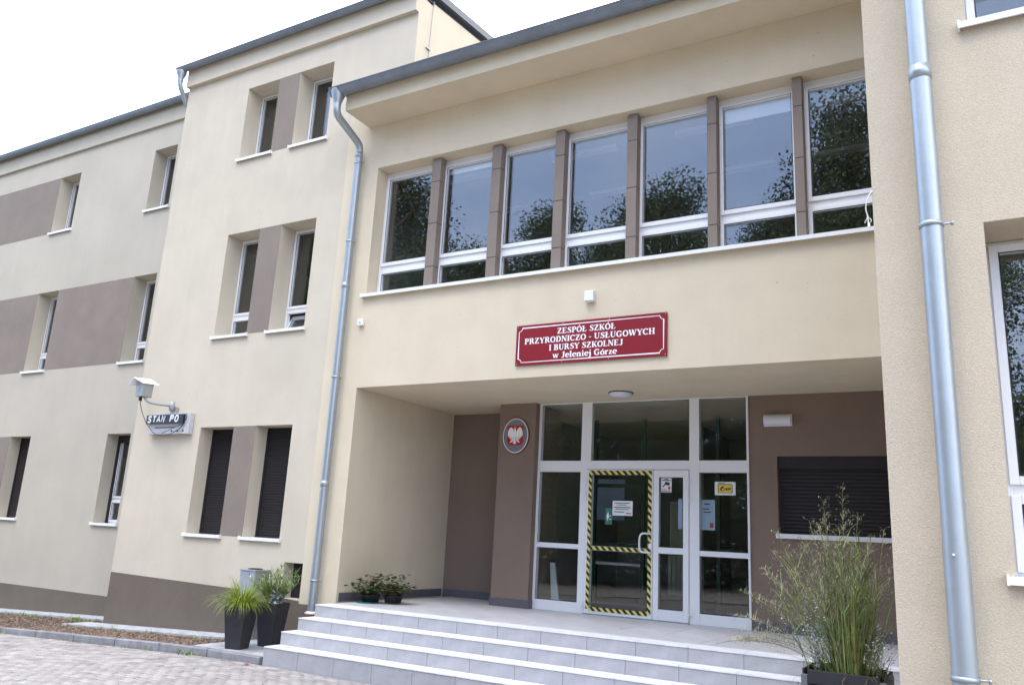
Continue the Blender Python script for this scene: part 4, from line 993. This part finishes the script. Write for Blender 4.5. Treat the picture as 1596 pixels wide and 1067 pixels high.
for s in (-1, 1):
    W = [(.015, .05), (.03, .085), (.055, .125), (.085, .14), (.115, .12), (.138, .07), (.142, .02), (.120, .03)]
    ep([(s*a, b) for a, b in W])
    for k in range(7):
        a0 = (.135-.016*k, .055-.006*k); a1 = (.140-.013*k, -.012-.014*k); ep([(s*(a0[0]-.014), a0[1]+.02), (s*(a0[0]+.006), a0[1]+.01), (s*a1[0], a1[1]), (s*(a1[0]-.012), a1[1]+.014)])
    ep([(s*.005, .04), (s*.06, .06), (s*.075, .0), (s*.03, -.03)])
    ep([(s*.012, -.02), (s*.035, -.03), (s*.05, -.09), (s*.035, -.09)])
    for k in range(3): ep([(s*.04, -.085), (s*(.075+.012*k), -.082-.014*k), (s*(.072+.012*k), -.092-.014*k), (s*.04, -.098)])
ep([(-.03, .04), (-.02, -.02), (0, -.05), (.02, -.02), (.03, .04), (.015, .08), (-.015, .08)])
ep([(-.016, .06), (.016, .06), (.014, .105), (.002, .125), (-.016, .118), (-.034, .108), (-.014, .10)])
ep([(-.012, -.04), (.012, -.04), (.022, -.10), (.034, -.135), (.012, -.13), (0, -.15), (-.012, -.13), (-.034, -.135), (-.022, -.10)])
part(eg, 'eagle', LETT, em)
part(MB().prism([(ex-.018, ez+.124), (ex+.018, ez+.124), (ex+.024, ez+.15), (ex+.01, ez+.14), (ex, ez+.158), (ex-.01, ez+.14), (ex-.024, ez+.15)], ye[0]-0.001, ye[0]-0.0004), 'crown', GOLD, em)

# ------------------------------------------------------------------ lamps and small boxes
cl = thing('ceiling_lamp', (-4.53, 11.08, 3.95), 'round white ceiling lamp on the soffit above the door', 'lamp')
part(MB().lathe([(0, 0), (.185, 0), (.185, -.014), (0.17, -.015)], (-4.53, 11.08, 3.9535), seg=40), 'base', GASK, cl)
part(MB().lathe([(.172, -.0145), (.168, -.04), (.14, -.062), (.08, -.075), (0, -.08)], (-4.53, 11.08, 3.9535), seg=40), 'shade', OPAL, cl)
wl = thing('wall_lamp', (-2.4, 11.7, 3.58), 'white half round emergency lamp on the brown recess wall', 'lamp')
part(MB().box(-2.60, -2.215, 11.72, 11.758, 3.50, 3.665), 'base', PLAST, wl, 0.004)
hc = MB(); prof = [(11.72-.075*math.sin(math.pi*i/10), 3.583+.075*math.cos(math.pi*i/10)) for i in range(11)]
n = len(prof)
for X in (-2.592, -2.223): hc.v += [(X, a, b) for a, b in prof]
for i in range(n-1): hc.f.append((i, i+1, n+i+1, n+i))
hc.f.append(tuple(range(n-1, -1, -1))); hc.f.append(tuple(range(n, 2*n))); part(hc, 'shade', OPAL, wl)
o = thing('alarm_box', (-4.42, YF, 5.03), 'small white box on the wall directly above the crimson sign', 'sensor')
part(MB().box(-4.49, -4.357, YF-0.075, YF-0.002, 4.955, 5.10), 'housing', PLAST, o, 0.006); part(MB().box(-4.475, -4.372, YF-0.05, YF-0.01, 4.944, 4.954), 'cover', PLAST, o)
o = thing('sensor_box', (-8.46, YF, 5.02), 'tiny white box below the left end of the long sill', 'sensor')
part(MB().box(-8.515, -8.405, YF-0.055, YF-0.002, 4.965, 5.075), 'housing', PLAST, o, 0.006); part(MB().lathe([(0, -.01), (.02, -.008), (.022, 0)], (-8.46, YF-0.0555, 5.02), 'y', 12), 'lens', OPAL, o)

# LED display with its bracket
ld = thing('led_display', (-12.7, YM, 3.45), 'grey wall box with black LED display reading STAN PO', 'display')
part(MB().box(-13.29, -12.18, YM-0.10, YM-0.002, 3.285, 3.66), 'housing', mat('light_grey_enclosure', (0.50, 0.50, 0.52), 0.5), ld, 0.006)
part(MB().box(-13.32, -12.30, YM-0.15, YM-0.101, 3.475, 3.635), 'screen', DISP, ld, 0.003)
part(MB().box(-13.10, -12.55, YM-0.108, YM-0.1005, 3.40, 3.415), 'slot', CABLE, ld)
kb = MB()
for x in (-12.62, -12.47, -12.32): kb.lathe([(0, -.012), (.016, -.010), (.018, 0)], (x, YM-0.1005, 3.34), 'y', 10)
part(kb, 'knobs', CABLE, ld)
# slanted capitals of the display
DG = {'S': [[(.8,.85),(.6,1),(.25,1),(.05,.82),(.2,.58),(.65,.45),(.8,.22),(.6,0),(.2,0),(0,.18)]], 'T': [[(0,1),(.9,1)], [(.45,1),(.45,0)]], 'A': [[(0,0),(.42,1),(.85,0)], [(.15,.34),(.7,.34)]], 'N': [[(0,0),(0,1),(.75,0),(.75,1)]],
      'P': [[(0,0),(0,1),(.55,1),(.78,.8),(.6,.52),(0,.48)]], 'O': [[(.25,0),(0,.25),(0,.75),(.25,1),(.55,1),(.78,.75),(.78,.25),(.55,0),(.25,0)]]}
dm = MB(); x = -13.27; ch_h = 0.105; q = 0
for c_ in 'STAN PO':
    if c_ != ' ':
        for ln in DG[c_]:
            q += 1; ribbon(dm, [(x+a*0.098+b*0.018, 3.505+b*ch_h) for a, b in ln], 0.027, YM-0.152-0.0008*q)
    x += 0.128 if c_ != ' ' else 0.115
part(dm, 'letters', LETT, ld)
part(MB().tube(smooth([(-12.27, YM-0.12, 3.64), (-12.22, YM-0.13, 3.58), (-12.35, YM-0.13, 3.38), (-12.7, YM-0.14, 3.24), (-13.05, YM-0.14, 3.28), (-13.26, YM-0.2, 3.50), (-13.10, YM-0.45, 3.70), (-13.02, YM-0.55, 3.84)]), 0.0065, 6), 'cable', CABLE, ld)
part(MB().tube(smooth([(-12.30, YM-0.13, 3.47), (-12.5, YM-0.14, 3.40), (-12.85, YM-0.13, 3.30)]), 0.005, 6), 'cable', CABLE, ld)
# surveillance camera on its arm
sc_ = thing('security_camera', (-12.72, YM, 3.8), 'grey outdoor camera with white hood on a curved arm above the display', 'camera')
part(MB().tube(smooth([(-12.72, YM-0.02, 3.78), (-12.72, YM-0.14, 3.80), (-12.78, YM-0.34, 3.79), (-12.92, YM-0.50, 3.82), (-12.97, YM-0.54, 3.96)]), 0.022, 12), 'arm', CAMM, sc_)
part(MB().lathe([(0.0, 0.075), (.045, 0.07), (.05, 0.0), (.05, -0.05), (.03, -.09), (0, -.09)], (-12.72, YM-0.10, 3.80)), 'joint', CAMM, sc_)
part(MB().box(-12.80, -12.64, YM-0.06, YM-0.002, 3.665, 3.78), 'mount', CAMM, sc_)
bx = MB(); bx.frustum(.095, .10, .10, .11, 3.90, 4.145, -12.99, YM-0.52); part(bx, 'body', CAMM, sc_, 0.006)
hd = MB(); hd.v = [(-13.16,YM-.74,4.10),(-13.07,YM-.72,4.235),(-12.86,YM-.66,4.13),(-13.14,YM-.40,4.15),(-13.05,YM-.38,4.26),(-12.83,YM-.34,4.15)]
hd.v += [(a, b, c-0.008) for a, b, c in hd.v]
hd.f = [(0,1,4,3),(1,2,5,4),(6,9,10,7),(7,10,11,8),(0,6,7,1),(1,7,8,2),(2,8,11,5),(5,11,10,4),(4,10,9,3),(3,9,6,0)]; part(hd, 'hood', PLAST, sc_)
part(MB().box(-13.03, -12.99, YM-0.637, YM-0.622, 3.99, 4.06), 'lens', mat('green_lens', (0.15, 0.42, 0.33), 0.2), sc_)
part(MB().tube([(-13.02, YM-0.55, 3.90), (-13.02, YM-0.55, 3.83)], 0.03, 10), 'cable_gland', CABLE, sc_)

# ------------------------------------------------------------------ planters and bin
def planter(x, y, z, rot, hb, ht, h, label):
    t = thing('planter', (x, y, z), label, 'planter', 'dark tapered planters beside the steps')
    t.rotation_euler = (0, 0, rot)
    b = MB(); b.frustum(hb, hb, ht, ht, 0, h, 0, 0); b.f.pop(1)
    n = len(b.v); b.v += [(-ht+.02,-ht+.02,h),(ht-.02,-ht+.02,h),(ht-.02,ht-.02,h),(-ht+.02,ht-.02,h),(-ht+.03,-ht+.03,h-.06),(ht-.03,-ht+.03,h-.06),(ht-.03,ht-.03,h-.06),(-ht+.03,ht-.03,h-.06)]
    for j in range(4):
        k = (j+1) % 4; b.f += [(4+j, 4+k, n+k, n+j), (n+j, n+k, n+4+k, n+4+j)]
    b.build('pot', POT, t, 0.008)
    MB().quad((-ht+.03,-ht+.03,h-.05),(ht-.03,-ht+.03,h-.05),(ht-.03,ht-.03,h-.05),(-ht+.03,ht-.03,h-.05)).build('soil', SOIL, t)
    return t
planter(-9.10, 8.50, 0.090, R(14), .115, .17, .555, 'nearer dark planter, holding the drooping lime green grass')
planter(-9.02, 9.02, 0.090, R(8), .115, .17, .60, 'farther dark planter close to the steps, holding grey green foliage')
rp = random.Random(5)
gt = thing('ornamental_grass', (-9.10, 8.50, 0.62), 'drooping lime green ornamental grass in the nearer dark planter', 'plant')
mb = MB()
for _ in range(640):
    a = rp.uniform(0, 6.283); r0 = abs(rp.gauss(0, .07)); sp_ = rp.uniform(0.15, 1.15)
    mb.blade((-9.10+r0*math.cos(a), 8.50+r0*math.sin(a), 0.60), (math.cos(a)*sp_, math.sin(a)*sp_, 1), rp.uniform(.30, .62), rp.uniform(.006, .012), rp.uniform(1.4, 3.6), 7)
part(mb, 'leaves', GRASSY, gt)
gv = thing('leafy_plant', (-9.02, 9.02, 0.68), 'bushy grey green plant with narrow variegated leaves in the farther planter', 'plant')
mb = MB(); st = MB()
for _ in range(95):
    a = rp.uniform(0, 6.283); sp_ = rp.uniform(0, .75); L_ = rp.uniform(.15, .44)
    tip = st.blade((-9.02+.05*math.cos(a), 9.02+.05*math.sin(a), 0.65), (math.cos(a)*sp_, math.sin(a)*sp_, 1), L_, .006, .5, 4)
    base = Vector((-9.02+.05*math.cos(a), 9.02+.05*math.sin(a), 0.65))
    for k in range(26):
        t = rp.uniform(.35, 1.02); p = base.lerp(tip, t); b2 = rp.uniform(0, 6.283)
        mb.blade(p, (math.cos(b2), math.sin(b2), rp.uniform(.2, 1.6)), rp.uniform(.05, .12), .011, .8, 3)
part(mb, 'leaves', GRASSV, gv); part(st, 'stems', GRASSG, gv)
gs = thing('silver_plant', (-8.88, 8.9, 0.68), 'silvery grey leaved plant at the right rim of the farther planter', 'plant')
mb = MB()
for _ in range(40):
    c = Vector((-8.86+rp.gauss(0, .055), 8.90+rp.gauss(0, .05), 0.74+rp.uniform(-.06, .12)))
    for k in range(9):
        b2 = rp.uniform(0, 6.283); mb.blade(c, (math.cos(b2), math.sin(b2), rp.uniform(0, 1.2)), rp.uniform(.03, .07), .016, .5, 3)
part(mb, 'leaves', SILVL, gs)
bn = thing('litter_bin', (-9.72, 9.33, 0.09), 'silver square litter bin with round opening behind the planters', 'litter bin')
part(MB().box(-9.98, -9.66, 9.20, 9.50, 0.35, 1.075), 'body', BINM, bn, 0.006)
part(MB().box(-9.99, -9.65, 9.19, 9.51, 1.076, 1.10), 'lid', BINM, bn, 0.004)
part(MB().lathe([(.105, 0.0), (.112, .012), (.09, .014), (.088, -.05), (0, -.05)], (-9.82, 9.35, 1.101), seg=28), 'rim', GASK, bn)
part(MB().box(-9.90, -9.70, 9.27, 9.43, 0.091, 0.349), 'pedestal', BINM, bn, 0.004)
part(MB().box(-9.78, -9.735, 9.1955, 9.1985, 0.99, 1.02), 'label_plate', PLAST, bn)

# small flower trays on the landing
for i, (x, y, lab) in enumerate(((-8.06, 10.02, 'left black flower tray on a green saucer, on the landing'), (-7.80, 10.24, 'right black flower tray on the landing near the skirting'))):
    t = thing('flower_tray', (x, y, .722), lab, 'flower pot', 'black flower trays on the landing')
    b = MB(); b.lathe([(0, .004), (.12, .004), (.15, .10), (.158, .105), (.15, .11), (.14, .085), (0, .085)], (x, y, .735), seg=20); part(b, 'tray', POTB, t)
    if i == 0: part(MB().lathe([(0, 0), (.17, 0), (.18, .012), (0, .012)], (x-.03, y-.02, .723), seg=20), 'saucer', mat('green_saucer', (0.01, 0.16, 0.12), 0.5), t)
    p = thing('begonia', (x, y, .82), ('bushier leafy begonia in the left black tray' if i == 0 else 'leafy begonia with a pink flower in the right black tray'), 'plant', 'begonias in the trays')
    lf = MB(); lr = MB(); sm_ = MB()
    for k in range(330):
        a = rp.uniform(0, 6.283); sp_ = rp.uniform(.1, 1.5); L_ = rp.uniform(.06, .27)
        b0 = Vector((x+rp.gauss(0, .05), y+rp.gauss(0, .05), .80)); tip = sm_.blade(b0, (math.cos(a)*sp_, math.sin(a)*sp_, 1), L_, .004, .4, 3)
        tgt = lr if rp.random() < .25 else lf; s_ = rp.uniform(.024, .042); b2 = rp.uniform(0, 6.283); ux = Vector((math.cos(b2), math.sin(b2), rp.uniform(-.5, .3))).normalized()*s_; uy = Vector((-math.sin(b2), math.cos(b2), rp.uniform(-.6, .4))).normalized()*s_*.8
        n = len(tgt.v); tgt.v += [tuple(tip-ux), tuple(tip-uy*.8-ux*.4), tuple(tip+ux*.6-uy*.8), tuple(tip+ux*1.2), tuple(tip+ux*.6+uy*.8), tuple(tip-ux*.4+uy*.8)]; tgt.f.append((n,n+1,n+2,n+3,n+4,n+5))
    part(lf, 'leaves', BEGON, p); part(lr, 'red_leaves', BEGOR, p); part(sm_, 'stems', BEGOR, p)
    if i == 1:
        fb = MB()
        for k in range(8):
            c = Vector((x-.08+rp.gauss(0, .02), y-.1, .87+rp.gauss(0, .03))); fb.blade(c, (rp.gauss(0, 1), rp.gauss(0, 1), .5), .03, .02, .3, 2)
        part(fb, 'flower', PINKF, p)

# big planter and tall grasses at the right
bp = thing('large_planter', (-1.0, 7.7, 0), 'large dark slatted planter in front of the steps at the right', 'planter')
px0, px1, py0, py1, pz = -1.36, -0.72, 7.35, 7.95, 0.80
b = MB(); b.box(px0+.02, px1-.02, py0+.02, py0+.04, .04, pz-.02); b.box(px0+.02, px1-.02, py1-.04, py1-.02, .04, pz-.02); b.box(px0+.02, px0+.04, py0+.041, py1-.041, .04, pz-.02); b.box(px1-.04, px1-.02, py0+.041, py1-.041, .04, pz-.02)
part(b, 'liner', POTB, bp)
for a, c in ((px0, py0), (px1-.05, py0), (px0, py1-.05), (px1-.05, py1-.05)): part(MB().box(a, a+.05, c, c+.05, 0.0, pz+.005), 'post', mat('weathered_post', (0.17, 0.17, 0.19), .7), bp, .004)
for z in [0.05+.115*i for i in range(7)]:
    h_ = .105
    part(MB().box(px0+.052, px1-.052, py0+.002, py0+.019, z, z+h_), 'slat', POT, bp, .003); part(MB().box(px0+.002, px0+.019, py0+.052, py1-.052, z, z+h_), 'slat', POT, bp, .003)
    part(MB().box(px1-.019, px1-.002, py0+.052, py1-.052, z, z+h_), 'slat', POT, bp, .003); part(MB().box(px0+.052, px1-.052, py1-.019, py1-.002, z, z+h_), 'slat', POT, bp, .003)
part(MB().box(px0+.041, px1-.041, py0+.041, py1-.041, pz-.12, pz-.06), 'soil', SOIL, bp)
tgx, tgy, tgz = -1.00, 7.65, pz-.08
tg = thing('tall_grass', (tgx, tgy, tgz), 'tall airy green grass with pale seed heads in the large planter', 'plant')
lv = MB(); dr = MB(); pn = MB(); stx = MB()
for _ in range(360):
    a = rp.uniform(0, 6.283); r0 = rp.uniform(0, .19); sp_ = abs(rp.gauss(.25, .25))
    (lv if rp.random() < .86 else dr).blade((tgx+r0*math.cos(a)+rp.uniform(-.05,.05), tgy+r0*math.sin(a), tgz), (math.cos(a)*sp_, math.sin(a)*sp_, 1), rp.uniform(.35, 1.05), rp.uniform(.006, .011), rp.uniform(.1, 1.5), 7)
for _ in range(150):
    a = rp.uniform(0, 6.283); dr.blade((tgx+rp.gauss(0, .14), tgy+rp.gauss(0, .1), tgz), (math.cos(a), math.sin(a), rp.uniform(.3, 1.8)), rp.uniform(.15, .55), .008, 1.8, 5)
for _ in range(44):      # leafy culms: blades leaving the stem at every height
    a = rp.uniform(0, 6.283); sp_ = abs(rp.gauss(.16, .18)); b0 = Vector((tgx+rp.gauss(-.02, .11), tgy+rp.gauss(0, .09), tgz)); d0 = Vector((math.cos(a)*sp_-.06, math.sin(a)*sp_, 1)).normalized(); hh = rp.uniform(.7, 1.25)
    stx.tube([b0, b0+d0*hh*.5, b0+d0*hh+Vector((d0.x*.1, d0.y*.1, -.02))], [.0035, .003, .0012], 4, False)
    for k in range(7):
        p = b0+d0*hh*rp.uniform(.25, .98); b2 = rp.uniform(0, 6.283)
        (lv if rp.random() < .88 else dr).blade(p, (math.cos(b2)*.75, math.sin(b2)*.75, 1), rp.uniform(.18, .42), rp.uniform(.008, .016), rp.uniform(.8, 2.4), 6)
for (ax, az, L_) in ((-1.1, .55, .95), (-1.2, .35, .85), (-.95, .8, .9), (-1.3, .75, .75), (-1.0, .15, .6), (-.8, 1.0, 1.0)):
    lv.blade((tgx-.12, tgy-.1, tgz+.06), (ax, rp.uniform(-.25, .25), az), L_, .010, 1.1, 8)
def panicle(base, d, L_, droop, spread=.16):
    """a thin culm ending in an open seed head of hair-fine branches"""
    d = Vector(d).normalized(); pts = [Vector(base)]; n_ = 9
    for i in range(n_):
        d = (d+Vector((0, 0, -droop/n_))).normalized(); pts.append(pts[-1]+d*L_/n_)
    stx.tube(pts, [0.0026*(1-.6*i/n_)+.0006 for i in range(n_+1)], 4, False)
    for k in range(60):
        t = rp.uniform(.50, 1.0)*n_; i = min(int(t), n_-1); p = pts[i].lerp(pts[i+1], t-i)
        a = rp.uniform(0, 6.283); taper = 1.25-(t/n_-.50)/.50*.85
        q = p; dv = Vector((math.cos(a), math.sin(a), rp.uniform(.3, 1.3))).normalized()+d*.5
        ln = spread*taper*rp.uniform(.4, 1.1)
        e = pn.blade(q, dv, ln, .0028, 1.0, 4)
        for j in range(3):
            s_ = q.lerp(e, rp.uniform(.45, 1.0)); pn.blade(s_, (rp.gauss(0, 1), rp.gauss(0, 1), rp.gauss(.2, .8)), rp.uniform(.012, .03), .0045, .5, 2)
for (ax, ay, L_, dr_) in [(.03, 0, 1.62, .05), (-.05, .05, 1.28, .2), (-.16, .1, 1.3, .25), (-.25, -.1, 1.25, .35), (.12, .1, 1.3, .2), (-.35, .1, 1.2, .5), (-.1, -.15, 1.15, .3), (-.5, 0, 1.1, .7), (-.62, .1, 1.05, .9), (-.75, -.1, 1.05, .95),
                          (-.95, 0, 1.1, 1.0), (-1.05, .15, 1.05, 1.0), (-.88, -.12, 1.0, 1.1), (.2, -.1, 1.1, .4), (-.3, .25, 1.3, .3), (-.42, -.2, 1.05, .5), (0, .2, 1.2, .2), (-.2, 0, 1.35, .2), (.08, -.2, 1.2, .3), (-.12, .12, 1.42, .15), (-.08, -.1, 1.5, .1), (.06, .1, 1.4, .25), (-.2, .15, 1.4, .35), (-.32, 0, 1.32, .4), (-.4, .15, 1.25, .55), (-.66, .05, 1.15, .8), (-1.15, .05, 1.0, .9), (-1.0, -.05, 1.15, 1.15), (.14, 0, 1.25, .3), (.25, .1, 1.05, .5), (-.55, .2, 1.2, .6)]:
    panicle((tgx+rp.gauss(0, .06), tgy+rp.gauss(0, .05), tgz), (ax, ay, 1), L_, dr_)
part(lv, 'leaves', GRASSG, tg); part(dr, 'dry_leaves', DRY, tg); part(stx, 'stems', GRASSG, tg); part(pn, 'seed_heads', PANIC, tg)
wf = thing('white_flower_plant', (-1.25, 7.5, pz), 'small white flowering herb with grey leaves left in the large planter', 'plant')
wm = MB(); wst = MB()
for _ in range(60):
    side = rp.random() < .62
    bx_ = Vector(((-1.22 if side else -.85)+rp.gauss(0, .05), 7.55+rp.gauss(0, .06), pz-.08)); tip = wst.blade(bx_, (rp.gauss(-.12 if side else .1, .18), rp.gauss(0, .2), 1), rp.uniform(.2, .62) if side else rp.uniform(.15, .45), .005, .2, 4)
    for k in range(16):
        t = rp.uniform(.45, 1.0); p = bx_.lerp(tip, t); wm.blade(p+Vector((rp.gauss(0, .008), rp.gauss(0, .008), 0)), (rp.gauss(0, 1), rp.gauss(0, 1), .4), rp.uniform(.014, .032), .015, .4, 2)
tag(part(wm, 'flowers', mat('pale_flower', (0.52, 0.54, 0.58), .7, island=.25), wf), kind='stuff'); part(wst, 'stems', GRASSV, wf)

# ------------------------------------------------------------------ trees across the yard, mirrored in the windows
def tree_meshes(seed, nleaf=80000):
    r_ = random.Random(seed); tr = MB(); H = 1.0
    tr.tube([(0, 0, -.02), (.01, .0, .15), (-.01, .01, .4), (.01, 0, .7), (0, 0, .93)], [.024, .019, .014, .008, .002], 9)
    cl_ = []
    for k in range(130):
        h = r_.uniform(.10, .98); prof = math.sin(min(1, (h-.08)/.92)**0.75*math.pi*.93+.12)**.8
        a = r_.uniform(0, 6.283); rr = prof*.185*r_.uniform(.45, 1.12); c = Vector((rr*math.cos(a), rr*math.sin(a), h)); cl_.append((c, r_.uniform(.05, .085)))
        if k % 2 == 0: tr.tube([(0, 0, max(.12, h-.16)), (c.x*.5, c.y*.5, h-.06), tuple(c)], [.008, .005, .001], 5, False)
    V_ = []; F_ = []
    for i in range(nleaf):
        c, rad = cl_[r_.randrange(len(cl_))]
        d = Vector((r_.gauss(0, 1), r_.gauss(0, 1), r_.gauss(0, .75))).normalized()*rad*r_.uniform(.2, 1.1)**.7
        p = c+d; s = r_.uniform(.0025, .0045); u = Vector((r_.gauss(0, 1), r_.gauss(0, 1), r_.gauss(0, .6))).normalized()*s; v_ = u.cross(Vector((r_.gauss(0, 1), r_.gauss(0, 1), r_.gauss(0, 1)))).normalized()*s*.7
        n = len(V_); V_ += [tuple(p-u), tuple(p-v_), tuple(p+u), tuple(p+v_)]; F_.append((n, n+1, n+2, n+3))
    cm = MB(); cm.v = V_; cm.f = F_
    a = tr.mesh('trunk'); a.materials.append(BARK); b = cm.mesh('crown'); b.materials.append(LEAF); return a, b
TM = [tree_meshes(21), tree_meshes(34), tree_meshes(55)]
TREES = [(-30.5, -15, 26.5, 0, 'tallest broadleaf tree across the yard, far left, mirrored in the first windows'), (-24.9, -17, 18.2, 1, 'broadleaf tree across the yard next to the tallest one'), (-19.2, -16.5, 19.2, 2, 'broadleaf tree across the yard mirrored in the third and fourth windows'),
         (-12.7, -16, 19.8, 0, 'broadleaf tree across the yard mirrored in the fifth window'), (-7.4, -18, 17.6, 1, 'lowest broadleaf tree of the row across the yard'), (-3.9, -15.5, 21.2, 2, 'slender tree across the yard mirrored in the last big window'),
         (-34.5, -25, 22, 1, 'tree of the second row behind the far left gap'), (-27.8, -26, 19, 2, 'tree of the second row behind the two leftmost front trees'), (-22.0, -25, 19, 0, 'tree of the second row between second and third front trees'), (-16.2, -26, 18.5, 1, 'tree of the second row between third and fourth front trees'),
         (-10.0, -26, 16.5, 2, 'tree of the second row behind the low gap'), (-1.0, -26, 17, 0, 'rightmost tree of the second row across the yard'), (-38, -18, 23, 2, 'leftmost broadleaf tree of the row across the yard')]
for i, (x, y, h, k, lab) in enumerate(TREES):
    t = thing('broadleaf_tree', (x, y, zg(x)), lab, 'tree', 'trees in a row across the yard')
    for nm, me in zip(('trunk', 'crown'), TM[k]):
        o = bpy.data.objects.new(nm, me); COL.objects.link(o); o.parent = t; o.scale = (h*1.05, h*1.05, h)
    t.rotation_euler = (0, 0, i*1.3)
hd = MB(); rh = random.Random(8)
for _ in range(75000):
    x = rh.uniform(-48, 12); y = -22+rh.uniform(-1.5, 1.5); top = 5.6+1.2*math.sin(x*.7)+.8*math.sin(x*1.9+1); z = rh.uniform(-1.2, top)
    s = rh.uniform(.08, .16); u = Vector((rh.gauss(0, 1), rh.gauss(0, 1), rh.gauss(0, 1))).normalized()*s; v_ = u.cross(Vector((rh.gauss(0, 1), rh.gauss(0, 1), rh.gauss(0, 1)))).normalized()*s*.8
    p = Vector((x, y, z)); hd.quad(p-u, p-v_, p+u, p+v_)
o = hd.build('screen_hedge', LEAF); tag(o, 'unseen added hedge behind the row of trees across the yard', 'screen_hedge', kind='stuff')  # leaves added out of view, keeping low sky out of the door glass
